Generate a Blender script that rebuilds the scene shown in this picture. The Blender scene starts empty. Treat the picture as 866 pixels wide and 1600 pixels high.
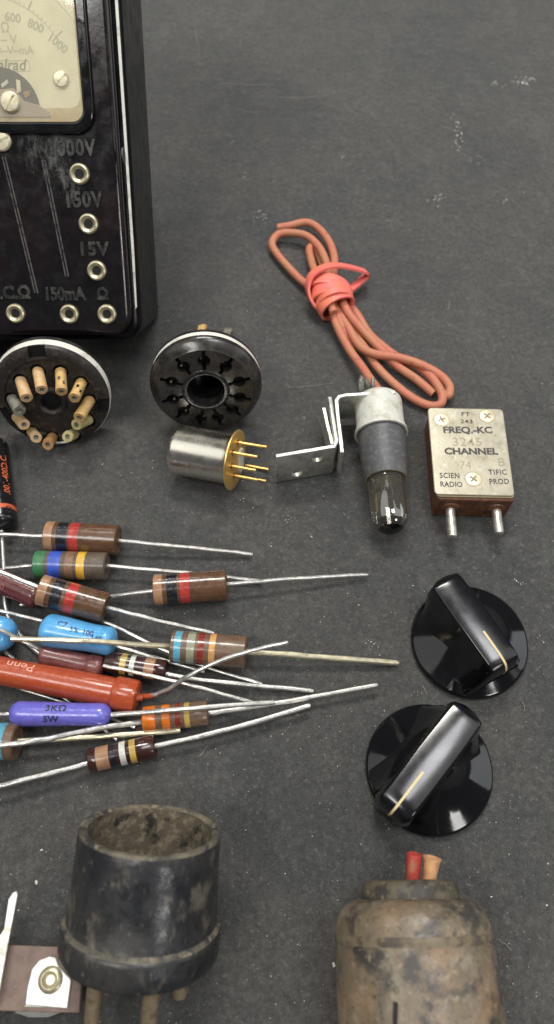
import bpy, bmesh, math, random
from mathutils import Vector, Matrix, Euler
random.seed(7)
C = bpy.context.scene
COL = C.collection
C.unit_settings.system = 'METRIC'
C.unit_settings.scale_length = 0.01          # one unit is one centimetre
R = math.radians
V = Vector

# ------------------------------------------------------------------ camera
H, E0, F = 19.0, R(63), 1155.0
CAM = V((0, 0, H))
RIGHT, UP, FWD = V((1, 0, 0)), V((0, math.sin(E0), math.cos(E0))), V((0, math.cos(E0), -math.sin(E0)))
def ray(px, py):
    return (RIGHT * ((px - 433) / F) + UP * ((800 - py) / F) + FWD)
def P(px, py, z=0.0):
    d = ray(px, py); t = (z - H) / d.z
    return CAM + d * t
def scale_at(p):                                # pixels per centimetre at p
    return F / (p - CAM).dot(FWD)
cd = bpy.data.cameras.new('camera'); cam = bpy.data.objects.new('camera', cd); COL.objects.link(cam)
cam.matrix_world = Matrix.Translation(CAM) @ Matrix((RIGHT, UP, -FWD)).transposed().to_4x4()
cd.sensor_fit = 'VERTICAL'; cd.sensor_height = 36; cd.lens = 36 * F / 1600
cd.clip_start = 0.1; cd.clip_end = 1000
cd.dof.use_dof = True; cd.dof.focus_distance = 19.0; cd.dof.aperture_fstop = 0.15
C.camera = cam

# ------------------------------------------------------------------ materials
MATS = {}
def mk(name, col, rough=.5, metal=0, coat=0, var=None, bump=None, rvar=None, spec=.5, extra=None, coat_rough=.05, anis=None):
    """var: list of (colour, noise scale, low, high[, stretch]) patches; bump: (scale, distance[, detail])"""
    m = bpy.data.materials.new(name); m.use_nodes = True
    nt = m.node_tree; N = nt.nodes; L = nt.links
    b = N['Principled BSDF']
    b.inputs['Base Color'].default_value = (*col, 1); b.inputs['Roughness'].default_value = rough
    b.inputs['Metallic'].default_value = metal; b.inputs['Specular IOR Level'].default_value = spec
    b.inputs['Coat Weight'].default_value = coat; b.inputs['Coat Roughness'].default_value = coat_rough
    tc = N.new('ShaderNodeTexCoord'); co = tc.outputs['Object']
    def noise(scale, detail=5, stretch=None, rough_=.6, seed=0):
        src = co
        mp = N.new('ShaderNodeMapping'); L.new(co, mp.inputs[0]); mp.inputs['Location'].default_value = (seed*3.7, seed*1.3, seed*7.1)
        if stretch: mp.inputs['Scale'].default_value = stretch
        n = N.new('ShaderNodeTexNoise'); n.inputs['Scale'].default_value = scale
        n.inputs['Detail'].default_value = detail; n.inputs['Roughness'].default_value = rough_
        L.new(mp.outputs[0], n.inputs['Vector']); return n.outputs[0]
    def ramp(src, lo, hi, o0=0., o1=1.):
        r = N.new('ShaderNodeMapRange'); r.inputs[1].default_value = lo; r.inputs[2].default_value = hi
        r.inputs[3].default_value = o0; r.inputs[4].default_value = o1; r.clamp = True
        L.new(src, r.inputs[0]); return r.outputs[0]
    cur = None
    def mixc(fac, col2):
        nonlocal cur
        x = N.new('ShaderNodeMix'); x.data_type = 'RGBA'
        L.new(fac, x.inputs[0])
        if cur is None: x.inputs[6].default_value = (*col, 1)
        else: L.new(cur, x.inputs[6])
        x.inputs[7].default_value = (*col2, 1); cur = x.outputs[2]
    for i, v in enumerate(var or []):
        mixc(ramp(noise(v[1], 6, v[4] if len(v) > 4 else None, .6, i + 1), v[2], v[3], 0, v[5] if len(v) > 5 else 1), v[0])
    if extra: cur = extra(nt, N, L, co, noise, ramp, cur, mixc) or cur
    if cur is not None: L.new(cur, b.inputs['Base Color'])
    if rvar: L.new(ramp(noise(rvar[0], 5, None, .6, 9), .35, .65, rvar[1], rvar[2]), b.inputs['Roughness'])
    if bump:
        bp = N.new('ShaderNodeBump'); bp.inputs['Distance'].default_value = bump[1]; bp.inputs['Strength'].default_value = 1
        L.new(noise(bump[0], bump[2] if len(bump) > 2 else 4, None, .6, 5), bp.inputs['Height']); L.new(bp.outputs[0], b.inputs['Normal'])
    MATS[name] = m; return m

M = MATS
mk('black_bakelite', (.005, .005, .006), .12, coat=.3, rvar=(3, .07, .2), bump=(1.5, .006),
   var=[((.03, .03, .03), 9, .62, .75, None, .6)])
mk('black_side', (.004, .004, .005), .25, spec=.25, rvar=(2, .18, .32), bump=(5, .002), var=[((.05, .045, .04), 6, .68, .75)])
def residue(nt, N, L, co, noise, ramp, cur, mixc):
    # scraped tape residue across the upper panel, uses object space of the panel
    sx = N.new('ShaderNodeSeparateXYZ'); L.new(co, sx.inputs[0])
    pts = RES_PTS
    acc = None
    for (p, rad) in pts:
        d = N.new('ShaderNodeVectorMath'); d.operation = 'DISTANCE'; L.new(co, d.inputs[0]); d.inputs[1].default_value = p
        g = ramp(d.outputs['Value'], 0, rad, 1, 0)
        if acc is None: acc = g
        else:
            mx = N.new('ShaderNodeMath'); mx.operation = 'MAXIMUM'; L.new(acc, mx.inputs[0]); L.new(g, mx.inputs[1]); acc = mx.outputs[0]
    ml = N.new('ShaderNodeMath'); ml.operation = 'MULTIPLY'; L.new(acc, ml.inputs[0]); L.new(ramp(noise(3.5, 8, (1, .5, .5), .75, 3), .42, .62), ml.inputs[1])
    mixc(ramp(ml.outputs[0], .2, .7, 0, .75), (.13, .13, .12))
mk('cloth_plain', (.05, .05, .05), 1)
mk('metal_bright', (.75, .75, .73), .22, 1, rvar=(5, .15, .32))
mk('can_steel', (.88, .84, .74), .25, 1, rvar=(2.5, .2, .3), bump=(2, .003))
mk('contact_dull', (.25, .22, .15), .5, .8)
mk('gold', (.92, .62, .20), .42, .9, rvar=(8, .34, .5))
mk('brass_old', (.62, .55, .36), .35, 1, var=[((.25, .22, .14), 8, .5, .7)], rvar=(8, .25, .5))
mk('nickel_cream', (.52, .47, .32), .34, .7, var=[((.35, .3, .2), 7, .55, .7)])
mk('hole_dark', (.004, .004, .004), .6)
mk('lead_tin', (.62, .61, .58), .36, .85, rvar=(6, .28, .48), bump=(12, .006), var=[((.4, .39, .36), 5, .5, .7)])
mk('lead_yellow', (.74, .69, .50), .34, .8, rvar=(6, .26, .42), bump=(9, .003), var=[((.60, .55, .38), 4, .45, .7)])
mk('alu', (.60, .60, .56), .42, .75, var=[((.40, .39, .32), 4, .45, .65), ((.8, .8, .76), 9, .62, .72)], rvar=(6, .3, .5), bump=(20, .003))
mk('ring_alu', (.76, .75, .68), .45, .1, var=[((.46, .45, .39), 3, .5, .7)], bump=(14, .003))
mk('socket_black', (.013, .012, .012), .28, coat=.12, var=[((.04, .035, .03), 5, .52, .74)], rvar=(4, .2, .45), bump=(10, .005))
mk('socket_front', (.016, .015, .014), .25, coat=.15, var=[((.048, .041, .033), 2.2, .46, .70), ((.08, .07, .055), 20, .66, .74)], rvar=(4, .16, .35), bump=(10, .004))
mk('socket_brownblack', (.020, .016, .014), .42, var=[((.075, .06, .05), 5, .5, .75), ((.13, .11, .09), 22, .66, .74)], rvar=(4, .3, .6), bump=(8, .012))
mk('sleeve_yellow', (.54, .35, .12), .6, var=[((.42, .27, .13), 4, .45, .65), ((.6, .47, .27), 10, .6, .7)], bump=(12, .01))
mk('sleeve_pink', (.54, .34, .15), .6, var=[((.56, .42, .27), 5, .45, .65)], bump=(12, .01))
mk('sleeve_orange', (.46, .25, .10), .6, var=[((.34, .2, .1), 5, .5, .65)], bump=(12, .01))
mk('sleeve_green', (.50, .44, .20), .6, var=[((.36, .3, .14), 5, .45, .65)], bump=(12, .01))
mk('sleeve_grey', (.20, .19, .15), .65, var=[((.11, .10, .08), 6, .5, .6)], bump=(12, .01))
mk('dial_cream', (.90, .85, .66), .45, var=[((.74, .69, .5), .9, .4, .7)])
mk('dial_edge', (.56, .40, .18), .5, var=[((.66, .56, .34), 2.2, .4, .6), ((.38, .27, .12), 5, .58, .68)])
mk('dial_ink', (.58, .56, .45), .6); mk('dial_ink_dark', (.30, .29, .22), .6)
mk('movement_dark', (.05, .045, .045), .5); mk('movement_pink', (.42, .34, .27), .5)
mk('embossed', (.018, .018, .017), .35, var=[((.065, .063, .056), 5, .46, .6)], bump=(14, .008))
mk('groove_dust', (.085, .078, .072), .6, var=[((.02, .02, .02), 6, .5, .6)])
mk('screw_cream', (.74, .68, .50), .35, .5, var=[((.5, .44, .28), 7, .5, .7)])
def lacq(name, c, v2=None, r=.18):
    c2 = v2 or tuple(x * .72 for x in c)
    mk(name, c, r, coat=.35, var=[(c2, 4, .42, .66), (tuple(min(1, x * 1.5 + .02) for x in c), 13, .62, .75, None, .5)], rvar=(6, r*.7, r*1.7), bump=(7, .007), coat_rough=.12)
lacq('res_brown', (.115, .058, .030)); lacq('res_dark', (.045, .018, .014), r=.13); lacq('res_grey', (.105, .078, .055), r=.5)
lacq('res_tan', (.15, .09, .055), r=.35)
lacq('b_tan', (.36, .20, .115)); lacq('b_black', (.014, .015, .02)); lacq('b_red', (.42, .04, .034)); lacq('b_green', (.035, .17, .065), r=.4)
lacq('b_blue', (.035, .09, .50), r=.35); lacq('b_yellow', (.65, .38, .04), r=.3); lacq('b_sky', (.10, .36, .50)); lacq('b_greygreen', (.30, .31, .23))
lacq('b_darkred', (.24, .03, .02)); lacq('b_orange', (.68, .17, .02)); lacq('b_lightorange', (.62, .33, .12)); lacq('b_white', (.62, .63, .58)); lacq('b_gold', (.52, .36, .09))
lacq('b_brown', (.22, .115, .065), r=.4)
lacq('cap_blue', (.10, .37, .68), (.075, .31, .6), .2); lacq('tube_maroon', (.13, .028, .026), (.1, .022, .022), .25)
lacq('small_maroon', (.15, .042, .038), (.2, .075, .065), .28); lacq('tube_red', (.37, .068, .024), (.35, .052, .016), .22)
lacq('purple_coat', (.14, .13, .52), (.115, .105, .46), .22)
mk('ink_black', (.02, .02, .03), .5); mk('ink_pale', (.68, .35, .26), .5); mk('ink_maroon', (.32, .13, .12), .5); mk('ink_orange', (.52, .10, .04), .5)
mk('ink_blue', (.01, .015, .10), .5)
mk('cap_black', (.008, .008, .009), .22, coat=.2, rvar=(4, .12, .3), bump=(6, .006))
mk('cord_orange', (.50, .165, .10), .62, var=[((.46, .20, .105), 1.2, .42, .62), ((.35, .10, .06), 6, .58, .7)], bump=(16, .008))
mk('band_pink', (.80, .17, .145), .5, var=[((.78, .20, .12), 1.2, .45, .6)], bump=(10, .006))
mk('ceramic_white', (.60, .60, .54), .4, var=[((.42, .40, .31), 3, .5, .68), ((.3, .28, .22), 14, .66, .72)], rvar=(5, .3, .5), bump=(8, .008))
mk('sleeve_card', (.075, .076, .080), .5, var=[((.13, .115, .08), 1.3, .54, .66), ((.14, .14, .14), 8, .5, .7), ((.03, .03, .032), 16, .64, .7)], bump=(12, .006))
mk('card_edge', (.26, .21, .13), .7)
mk('phenolic_brown', (.105, .036, .016), .45, var=[((.19, .085, .045), 5, .48, .68), ((.04, .016, .01), 9, .6, .72)], bump=(7, .012), rvar=(5, .3, .6))
mk('nameplate', (.42, .39, .30), .4, .35, var=[((.35, .32, .235), 1.2, .42, .62), ((.48, .455, .37), 5, .56, .7)], rvar=(3, .25, .42), bump=(14, .002))
mk('plate_edge_dirt', (.34, .29, .17), .45, .3)
mk('print_grey', (.045, .042, .038), .6, var=[((.12, .11, .09), 14, .55, .65)]); mk('engrave', (.30, .27, .18), .5)
mk('pin_nickel', (.56, .54, .48), .38, .85, var=[((.36, .34, .27), 6, .48, .64)], rvar=(7, .28, .5), bump=(12, .006))
mk('knob_black', (.004, .004, .005), .09, spec=.6, rvar=(2.5, .07, .13), bump=(.9, .004), var=[((.03, .03, .032), 22, .72, .78)])
mk('knob_top', (.004, .004, .006), .2, spec=.75, rvar=(3, .18, .23), var=[((.03, .03, .033), 22, .70, .78)])
mk('inlay_cream', (.62, .50, .26), .5)
mk('tube_base', (.014, .015, .018), .3, var=[((.05, .047, .042), .8, .42, .72, None, .7), ((.17, .15, .115), 2.2, .57, .70, (1, .45, .6), .65), ((.20, .17, .12), 9, .60, .74, (1, .5, .6), .5)], rvar=(3, .2, .55), bump=(6, .010))
mk('base_inside', (.085, .068, .045), .9, var=[((.17, .14, .095), 6, .48, .62), ((.015, .013, .01), 3, .56, .66)], bump=(9, .03, 6))
mk('base_rim_dust', (.15, .13, .09), .7, var=[((.03, .03, .03), 2.2, .40, .62), ((.24, .20, .14), 6, .56, .68)], bump=(8, .02))
mk('pin_dusty', (.23, .175, .11), .6, .25, var=[((.13, .095, .06), 5, .48, .64), ((.42, .35, .25), 10, .62, .7)], bump=(10, .012))
mk('rusty_shell', (.165, .130, .088), .4, .05, var=[((.24, .155, .09), 1.2, .48, .62, None, .75), ((.30, .26, .19), 1.9, .52, .70, None, .75), ((.040, .038, .036), 1.5, .50, .62, None, .9), ((.32, .27, .19), 6, .58, .70, None, .6), ((.03, .027, .024), 9, .56, .70, None, .7)], rvar=(3, .25, .55), bump=(6, .014))
mk('shell_collar', (.10, .085, .055), .6, var=[((.04, .036, .03), 2.4, .48, .6), ((.2, .17, .11), 6, .58, .7)], bump=(6, .03))
mk('shell_ridge', (.17, .135, .085), .6, var=[((.07, .055, .04), 3, .46, .6)], bump=(7, .02))
mk('wire_red', (.38, .045, .035), .5, var=[((.3, .12, .06), 3, .55, .65)], bump=(8, .02)); mk('wire_tan', (.58, .31, .15), .65, var=[((.42, .22, .1), 4, .5, .62)], bump=(8, .03))
mk('strip_brown', (.19, .135, .11), .75, var=[((.14, .095, .08), 3, .45, .65), ((.24, .18, .15), 16, .58, .7)], bump=(20, .004))
mk('strip_edge', (.09, .045, .03), .7)
mk('lug_white', (.74, .73, .68), .42, .45, var=[((.60, .59, .53), 3, .45, .65)], rvar=(5, .3, .5), bump=(3, .02))
mk('lint_pale', (.42, .39, .30), .9); mk('lint_white', (.72, .70, .62), .9)
# glass of the dial cover and of the bulb
def glassy(name, tint, trans, rough=.02, haze=.0, hazecol=(.8, .78, .7)):
    m = bpy.data.materials.new(name); m.use_nodes = True; N = m.node_tree.nodes; L = m.node_tree.links
    b = N['Principled BSDF']; N.remove(b); out = N['Material Output']
    t = N.new('ShaderNodeBsdfTransparent'); t.inputs[0].default_value = (*tint, 1)
    g = N.new('ShaderNodeBsdfGlossy'); g.inputs[1].default_value = rough; g.inputs[0].default_value = (1, 1, 1, 1)
    lw = N.new('ShaderNodeLayerWeight'); lw.inputs[0].default_value = .5
    pw = N.new('ShaderNodeMath'); pw.operation = 'POWER'; L.new(lw.outputs['Facing'], pw.inputs[0]); pw.inputs[1].default_value = 3
    f = N.new('ShaderNodeMapRange'); L.new(pw.outputs[0], f.inputs[0]); f.inputs[3].default_value = trans; f.inputs[4].default_value = .85
    mx = N.new('ShaderNodeMixShader'); L.new(f.outputs[0], mx.inputs[0]); L.new(t.outputs[0], mx.inputs[1]); L.new(g.outputs[0], mx.inputs[2])
    last = mx
    if haze:
        d = N.new('ShaderNodeBsdfDiffuse'); d.inputs[0].default_value = (*hazecol, 1)
        m2 = N.new('ShaderNodeMixShader'); m2.inputs[0].default_value = haze
        L.new(mx.outputs[0], m2.inputs[1]); L.new(d.outputs[0], m2.inputs[2]); last = m2
    L.new(last.outputs[0], out.inputs[0]); MATS[name] = m
glassy('dial_glass', (.99, .985, .95), .03, .04, .13, (.85, .82, .70))
glassy('bulb_glass', (.62, .61, .58), .20, .03, .06, (.5, .46, .36))

glassy('bulb_smoke', (.22, .21, .20), .16, .05, .05, (.3, .28, .24))

# ------------------------------------------------------------------ mesh builder
class MB:
    def __init__(s): s.v, s.f, s.m = [], [], []
    def face(s, idx, m=0): s.f.append(tuple(idx)); s.m.append(m)
    def add(s, pts, faces, m=0):
        o = len(s.v); s.v += [V(p) for p in pts]
        for f in faces: s.face([o + i for i in f], m)
    def lathe(s, A, axis, prof, segs=48, U=None, m0=0, sx=1.0, wob=None):
        """prof: list of (t, r, material of the strip that follows)"""
        axis = axis.normalized(); A = V(A)
        U = perp(axis) if U is None else (U - axis * U.dot(axis)).normalized()
        W = axis.cross(U); o = len(s.v); rings = []
        for (t, r, *_) in prof:
            if r <= 1e-6: s.v.append(A + axis * t); rings.append([len(s.v) - 1]); continue
            ring = []
            for k in range(segs):
                a = 2 * math.pi * k / segs
                rr = r * (wob(a, t) if wob else 1)
                s.v.append(A + axis * t + U * (math.cos(a) * rr) + W * (math.sin(a) * rr * sx)); ring.append(len(s.v) - 1)
            rings.append(ring)
        for i in range(len(rings) - 1):
            a, b = rings[i], rings[i + 1]; m = prof[i][2] if len(prof[i]) > 2 else m0
            for k in range(segs):
                k2 = (k + 1) % segs
                if len(a) == 1 and len(b) == 1: break
                if len(a) == 1: s.face((a[0], b[k2], b[k]), m)
                elif len(b) == 1: s.face((a[k], a[k2], b[0]), m)
                else: s.face((a[k], a[k2], b[k2], b[k]), m)
    def tube(s, pts, r, segs=12, smooth=6, m=0, cap=True, sq=None):
        pts = [V(p) for p in pts]
        if smooth and len(pts) > 2: pts = catmull(pts, smooth)
        n = len(pts); rings = []
        U = None
        for i, p in enumerate(pts):
            d = (pts[min(i + 1, n - 1)] - pts[max(i - 1, 0)]).normalized()
            U = perp(d) if U is None else (U - d * U.dot(d)).normalized()
            W = d.cross(U); rr = r(i / (n - 1)) if callable(r) else r
            rings.append([len(s.v) + k for k in range(segs)])
            for k in range(segs):
                a = 2 * math.pi * k / segs; s.v.append(p + U * math.cos(a) * rr + W * math.sin(a) * rr)
        for i in range(n - 1):
            for k in range(segs):
                k2 = (k + 1) % segs; s.face((rings[i][k], rings[i][k2], rings[i + 1][k2], rings[i + 1][k]), m)
        if cap: s.face(rings[0][::-1], m); s.face(rings[-1], m)
    def prism(s, poly, O, a, b, c, c0, c1, m=0, mtop=None):
        """polygon in the (a, b) plane of a frame, from c0 to c1 along c"""
        n = len(poly); o = len(s.v)
        for cc in (c0, c1):
            for (x, y) in poly: s.v.append(O + a * x + b * y + c * cc)
        s.face([o + i for i in range(n)][::-1], m); s.face([o + n + i for i in range(n)], m if mtop is None else mtop)
        for i in range(n):
            j = (i + 1) % n; s.face((o + i, o + j, o + n + j, o + n + i), m)
    def ring_prism(s, outer, inner, O, a, b, c, c0, c1, m=0):
        n = len(outer); o = len(s.v)
        for poly, cc in ((outer, c0), (outer, c1), (inner, c1), (inner, c0)):
            for (x, y) in poly: s.v.append(O + a * x + b * y + c * cc)
        for q in range(4):
            for i in range(n):
                j = (i + 1) % n; q2 = (q + 1) % 4
                s.face((o + q * n + i, o + q * n + j, o + q2 * n + j, o + q2 * n + i), m)
    def build(s, name, mats, root=None, parent=None, bevel=None, angle=35, solid=None, subd=0, fix=True):
        """vertices are in world space; root is the Empty of the thing (unrotated), parent a part of it"""
        me = bpy.data.meshes.new(name)
        org = V(root.location) if root is not None else V(s.origin if hasattr(s, 'origin') else (0, 0, 0))
        me.from_pydata([tuple(v - org) for v in s.v], [], s.f)
        for mm in (mats if isinstance(mats, (list, tuple)) else [mats]): me.materials.append(M[mm])
        for p, mi in zip(me.polygons, s.m): p.material_index = mi
        if fix:
            bm = bmesh.new(); bm.from_mesh(me); bmesh.ops.recalc_face_normals(bm, faces=bm.faces); bm.to_mesh(me); bm.free()
        me.shade_smooth()
        try: me.set_sharp_from_angle(angle=R(angle))
        except Exception: pass
        o = bpy.data.objects.new(name, me); COL.objects.link(o)
        if parent is not None: o.parent = parent
        elif root is not None: o.parent = root
        else: o.location = org
        if solid:
            md = o.modifiers.new('solid', 'SOLIDIFY'); md.thickness = solid; md.offset = 0
        if bevel:
            md = o.modifiers.new('bevel', 'BEVEL'); md.width = bevel[0]; md.segments = bevel[1]; md.limit_method = 'ANGLE'; md.angle_limit = R(30)
            md.harden_normals = False
        if subd:
            md = o.modifiers.new('sub', 'SUBSURF'); md.levels = subd; md.render_levels = subd
        return o
def perp(d):
    t = V((0, 0, 1)) if abs(d.normalized().z) < .9 else V((1, 0, 0))
    return (t - d.normalized() * t.dot(d.normalized())).normalized()
def catmull(pts, k):
    out = []
    n = len(pts)
    for i in range(n - 1):
        p0, p1, p2, p3 = pts[max(i - 1, 0)], pts[i], pts[i + 1], pts[min(i + 2, n - 1)]
        for j in range(k):
            t = j / k
            out.append(.5 * ((2 * p1) + (p2 - p0) * t + (2 * p0 - 5 * p1 + 4 * p2 - p3) * t * t + (3 * p1 - p0 - 3 * p2 + p3) * t ** 3))
    out.append(pts[-1]); return out
def thing(name, loc, label, cat, group=None):
    o = bpy.data.objects.new(name, None); COL.objects.link(o); o.location = loc; o.empty_display_size = .3
    o['label'] = label; o['category'] = cat
    if group: o['group'] = group
    return o
def tag(o, label, cat, group=None):
    o['label'] = label; o['category'] = cat
    if group: o['group'] = group
def bake(o):
    """apply the object's modifiers into its mesh"""
    dg = bpy.context.evaluated_depsgraph_get(); dg.update()
    me = bpy.data.meshes.new_from_object(o.evaluated_get(dg)); o.modifiers.clear(); o.data = me
    return o
def boolean_cut(o, cutters):
    for c in cutters:
        md = o.modifiers.new('cut', 'BOOLEAN'); md.operation = 'DIFFERENCE'; md.object = c; md.solver = 'EXACT'
        try: md.material_mode = 'TRANSFER'
        except Exception: pass
    bake(o)
    for c in cutters: bpy.data.objects.remove(c)
    o.data.shade_smooth(); o.data.set_sharp_from_angle(angle=R(35))
def text(s, size, fn, name, mat, root, parent=None, extrude=.004, bold=0., align='CENTER', sx=1., spacing=1., shear=0.):
    """fn maps text plane (x, y, z) to world"""
    cu = bpy.data.curves.new('t', 'FONT'); cu.body = s; cu.size = size; cu.align_x = align; cu.align_y = 'CENTER'
    cu.extrude = extrude; cu.offset = bold; cu.space_character = spacing; cu.shear = shear; cu.resolution_u = 3
    t = bpy.data.objects.new('t', cu); COL.objects.link(t)
    dg = bpy.context.evaluated_depsgraph_get(); dg.update()
    me = bpy.data.meshes.new_from_object(t.evaluated_get(dg))
    bpy.data.objects.remove(t)
    mb = MB(); mb.add([fn(v.co.x * sx, v.co.y, v.co.z) for v in me.vertices], [tuple(p.vertices) for p in me.polygons])
    return mb.build(name, mat, root, parent, fix=False)
def rrect(x0, y0, x1, y1, r, n=6):
    out = []
    for cx, cy, a0 in ((x1 - r, y1 - r, 0), (x0 + r, y1 - r, 90), (x0 + r, y0 + r, 180), (x1 - r, y0 + r, 270)):
        for k in range(n + 1):
            a = R(a0 + 90 * k / n); out.append((cx + r * math.cos(a), cy + r * math.sin(a)))
    return out
def circ(cx, cy, r, n=24, ry=None):
    return [(cx + r * math.cos(2 * math.pi * k / n), cy + (ry or r) * math.sin(2 * math.pi * k / n)) for k in range(n)]

# ------------------------------------------------------------------ the table
def cloth_material():
    m = bpy.data.materials.new('felt'); m.use_nodes = True; nt = m.node_tree; N = nt.nodes; L = nt.links
    b = N['Principled BSDF']; b.inputs['Roughness'].default_value = .95; b.inputs['Specular IOR Level'].default_value = .15
    b.inputs['Sheen Weight'].default_value = .25; b.inputs['Sheen Roughness'].default_value = .6
    b.inputs['Sheen Tint'].default_value = (.8, .8, .78, 1)
    tc = N.new('ShaderNodeTexCoord')
    def nz(scale, det, rg=.6, st=None):
        n = N.new('ShaderNodeTexNoise'); n.inputs['Scale'].default_value = scale; n.inputs['Detail'].default_value = det; n.inputs['Roughness'].default_value = rg
        if st:
            mp = N.new('ShaderNodeMapping'); mp.inputs['Scale'].default_value = st; L.new(tc.outputs['Object'], mp.inputs[0]); L.new(mp.outputs[0], n.inputs['Vector'])
        else: L.new(tc.outputs['Object'], n.inputs['Vector'])
        return n.outputs[0]
    def mr(s, lo, hi, a, c):
        r = N.new('ShaderNodeMapRange'); r.inputs[1].default_value = lo; r.inputs[2].default_value = hi; r.inputs[3].default_value = a; r.inputs[4].default_value = c; L.new(s, r.inputs[0]); return r.outputs[0]
    def mix(f, A, B):
        x = N.new('ShaderNodeMix'); x.data_type = 'RGBA'; L.new(f, x.inputs[0])
        for i, c in ((6, A), (7, B)):
            if isinstance(c, tuple): x.inputs[i].default_value = (*c, 1)
            else: L.new(c, x.inputs[i])
        return x.outputs[2]
    c = mix(mr(nz(.20, 4), .4, .6, 0, 1), (.050, .052, .053), (.078, .077, .072))
    c = mix(mr(nz(1.1, 6, .7), .46, .72, 0, .6), c, (.115, .112, .102))
    c = mix(mr(nz(5.5, 5, .8), .42, .60, 0, .62), c, (.024, .024, .025))
    c = mix(mr(nz(8, 4, .75), .55, .70, 0, .55), c, (.19, .185, .17))
    c = mix(mr(nz(.55, 6, .75, (1, .35, 1)), .56, .72, 0, .45), c, (.13, .13, .125))
    c = mix(mr(nz(15, 4, .7), .36, .66, 0, .6), c, (.032, .032, .032))
    c = mix(mr(nz(42, 3, .7), .56, .76, 0, .6), c, (.23, .225, .20))
    L.new(c, b.inputs['Base Color'])
    bp = N.new('ShaderNodeBump'); bp.inputs['Distance'].default_value = .035; L.new(nz(24, 4, .7), bp.inputs['Height'])
    b2 = N.new('ShaderNodeBump'); b2.inputs['Distance'].default_value = .05; L.new(nz(2.2, 3), b2.inputs['Height']); L.new(bp.outputs[0], b2.inputs['Normal'])
    L.new(b2.outputs[0], b.inputs['Normal']); MATS['felt'] = m
cloth_material()
g = MB(); nx, ny = 90, 90
for j in range(ny + 1):
    for i in range(nx + 1):
        x, y = -45 + i, -25 + j
        g.v.append(V((x, y, -.03 + .018 * math.sin(x * .55 + y * .21) * math.sin(y * .43 - x * .1))))
for j in range(ny):
    for i in range(nx):
        a = j * (nx + 1) + i; g.face((a, a + 1, a + nx + 2, a + nx + 1))
ground = g.build('tabletop', 'felt', fix=False); ground['kind'] = 'structure'; ground['label'] = 'dark grey felt covered table with lint and pale specks'

# lint
def lint():
    s = MB(); rn = random.Random(3)
    def fleck(p, size, m):
        pts = []
        for k in range(5):
            a = k * 1.256 + rn.random() * .7; rr = size * rn.uniform(.5, 1.1)
            pts.append(p + V((rr * math.cos(a), rr * math.sin(a), rn.uniform(0, size * .4))))
        pts.append(p + V((0, 0, size * .8)))
        s.add(pts, [(k, (k + 1) % 5, 5) for k in range(5)], m)
    def fibre(p, ln, m):
        a = rn.random() * 6.28; q = [p]
        for k in range(4):
            a += rn.uniform(-.7, .7); q.append(q[-1] + V((math.cos(a) * ln / 4, math.sin(a) * ln / 4, rn.uniform(-.005, .01))))
        s.tube(q, .004, 4, 2, m)
    for q_ in range(2600):
        p = P(rn.uniform(-20, 890), rn.uniform(-20, 1620) if q_ % 2 else rn.uniform(750, 1620)); p.z = .0
        fleck(p, rn.choice([.005, .005, .006, .006, .008, .010, .013, .02]), 0 if rn.random() < .85 else 1)
    for _ in range(26):
        fibre(P(rn.uniform(-20, 890), rn.uniform(-20, 1620), .012), rn.uniform(.08, .35), 0)
    for (cx, cy, rx, ry, n, sz) in ((715, 205, 10, 26, 26, .022), (818, 128, 26, 7, 30, .024), (772, 130, 6, 6, 10, .02), (682, 310, 14, 7, 14, .018), (410, 335, 14, 8, 18, .016),
                                 (535, 245, 6, 6, 6, .015), (795, 312, 10, 6, 8, .014), (383, 278, 6, 8, 8, .014), (685, 105, 12, 12, 10, .01), (738, 248, 20, 10, 12, .012), (610, 12, 12, 10, 8, .01),
                                 (380, 782, 4, 3, 3, .02), (452, 812, 8, 10, 10, .015), (486, 838, 3, 3, 3, .025), (506, 776, 2, 2, 2, .02), (57, 1380, 2, 3, 4, .05), (812, 910, 8, 10, 6, .022),
                                 (583, 1000, 8, 10, 7, .018), (768, 1402, 2, 2, 2, .03), (853, 1415, 2, 2, 2, .03), (521, 1507, 2, 3, 3, .045), (66, 1327, 3, 3, 2, .03), (650, 1085, 8, 6, 5, .015)):
        for _ in range(n):
            p = P(rn.gauss(cx, rx * .5), rn.gauss(cy, ry * .5)); p.z = .0
            fleck(p, sz * (1.5 if cy < 400 else 1) * rn.uniform(.5, 1.2), 1)
    for (x0, y0, x1, y1) in ((345, 130, 430, 131), (430, 152, 510, 149), (370, 170, 405, 175), (450, 605, 520, 598), (305, 45, 312, 80)):
        s.tube([P(x0, y0, .01), P((x0 + x1) / 2, (y0 + y1) / 2 + 2, .012), P(x1, y1, .01)], .0035, 4, 3, 0)
    o = s.build('lint', ['lint_pale', 'lint_white'], fix=False); o['kind'] = 'stuff'; o['label'] = 'tiny pale specks of lint and fibre on the felt'
lint()

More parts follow.
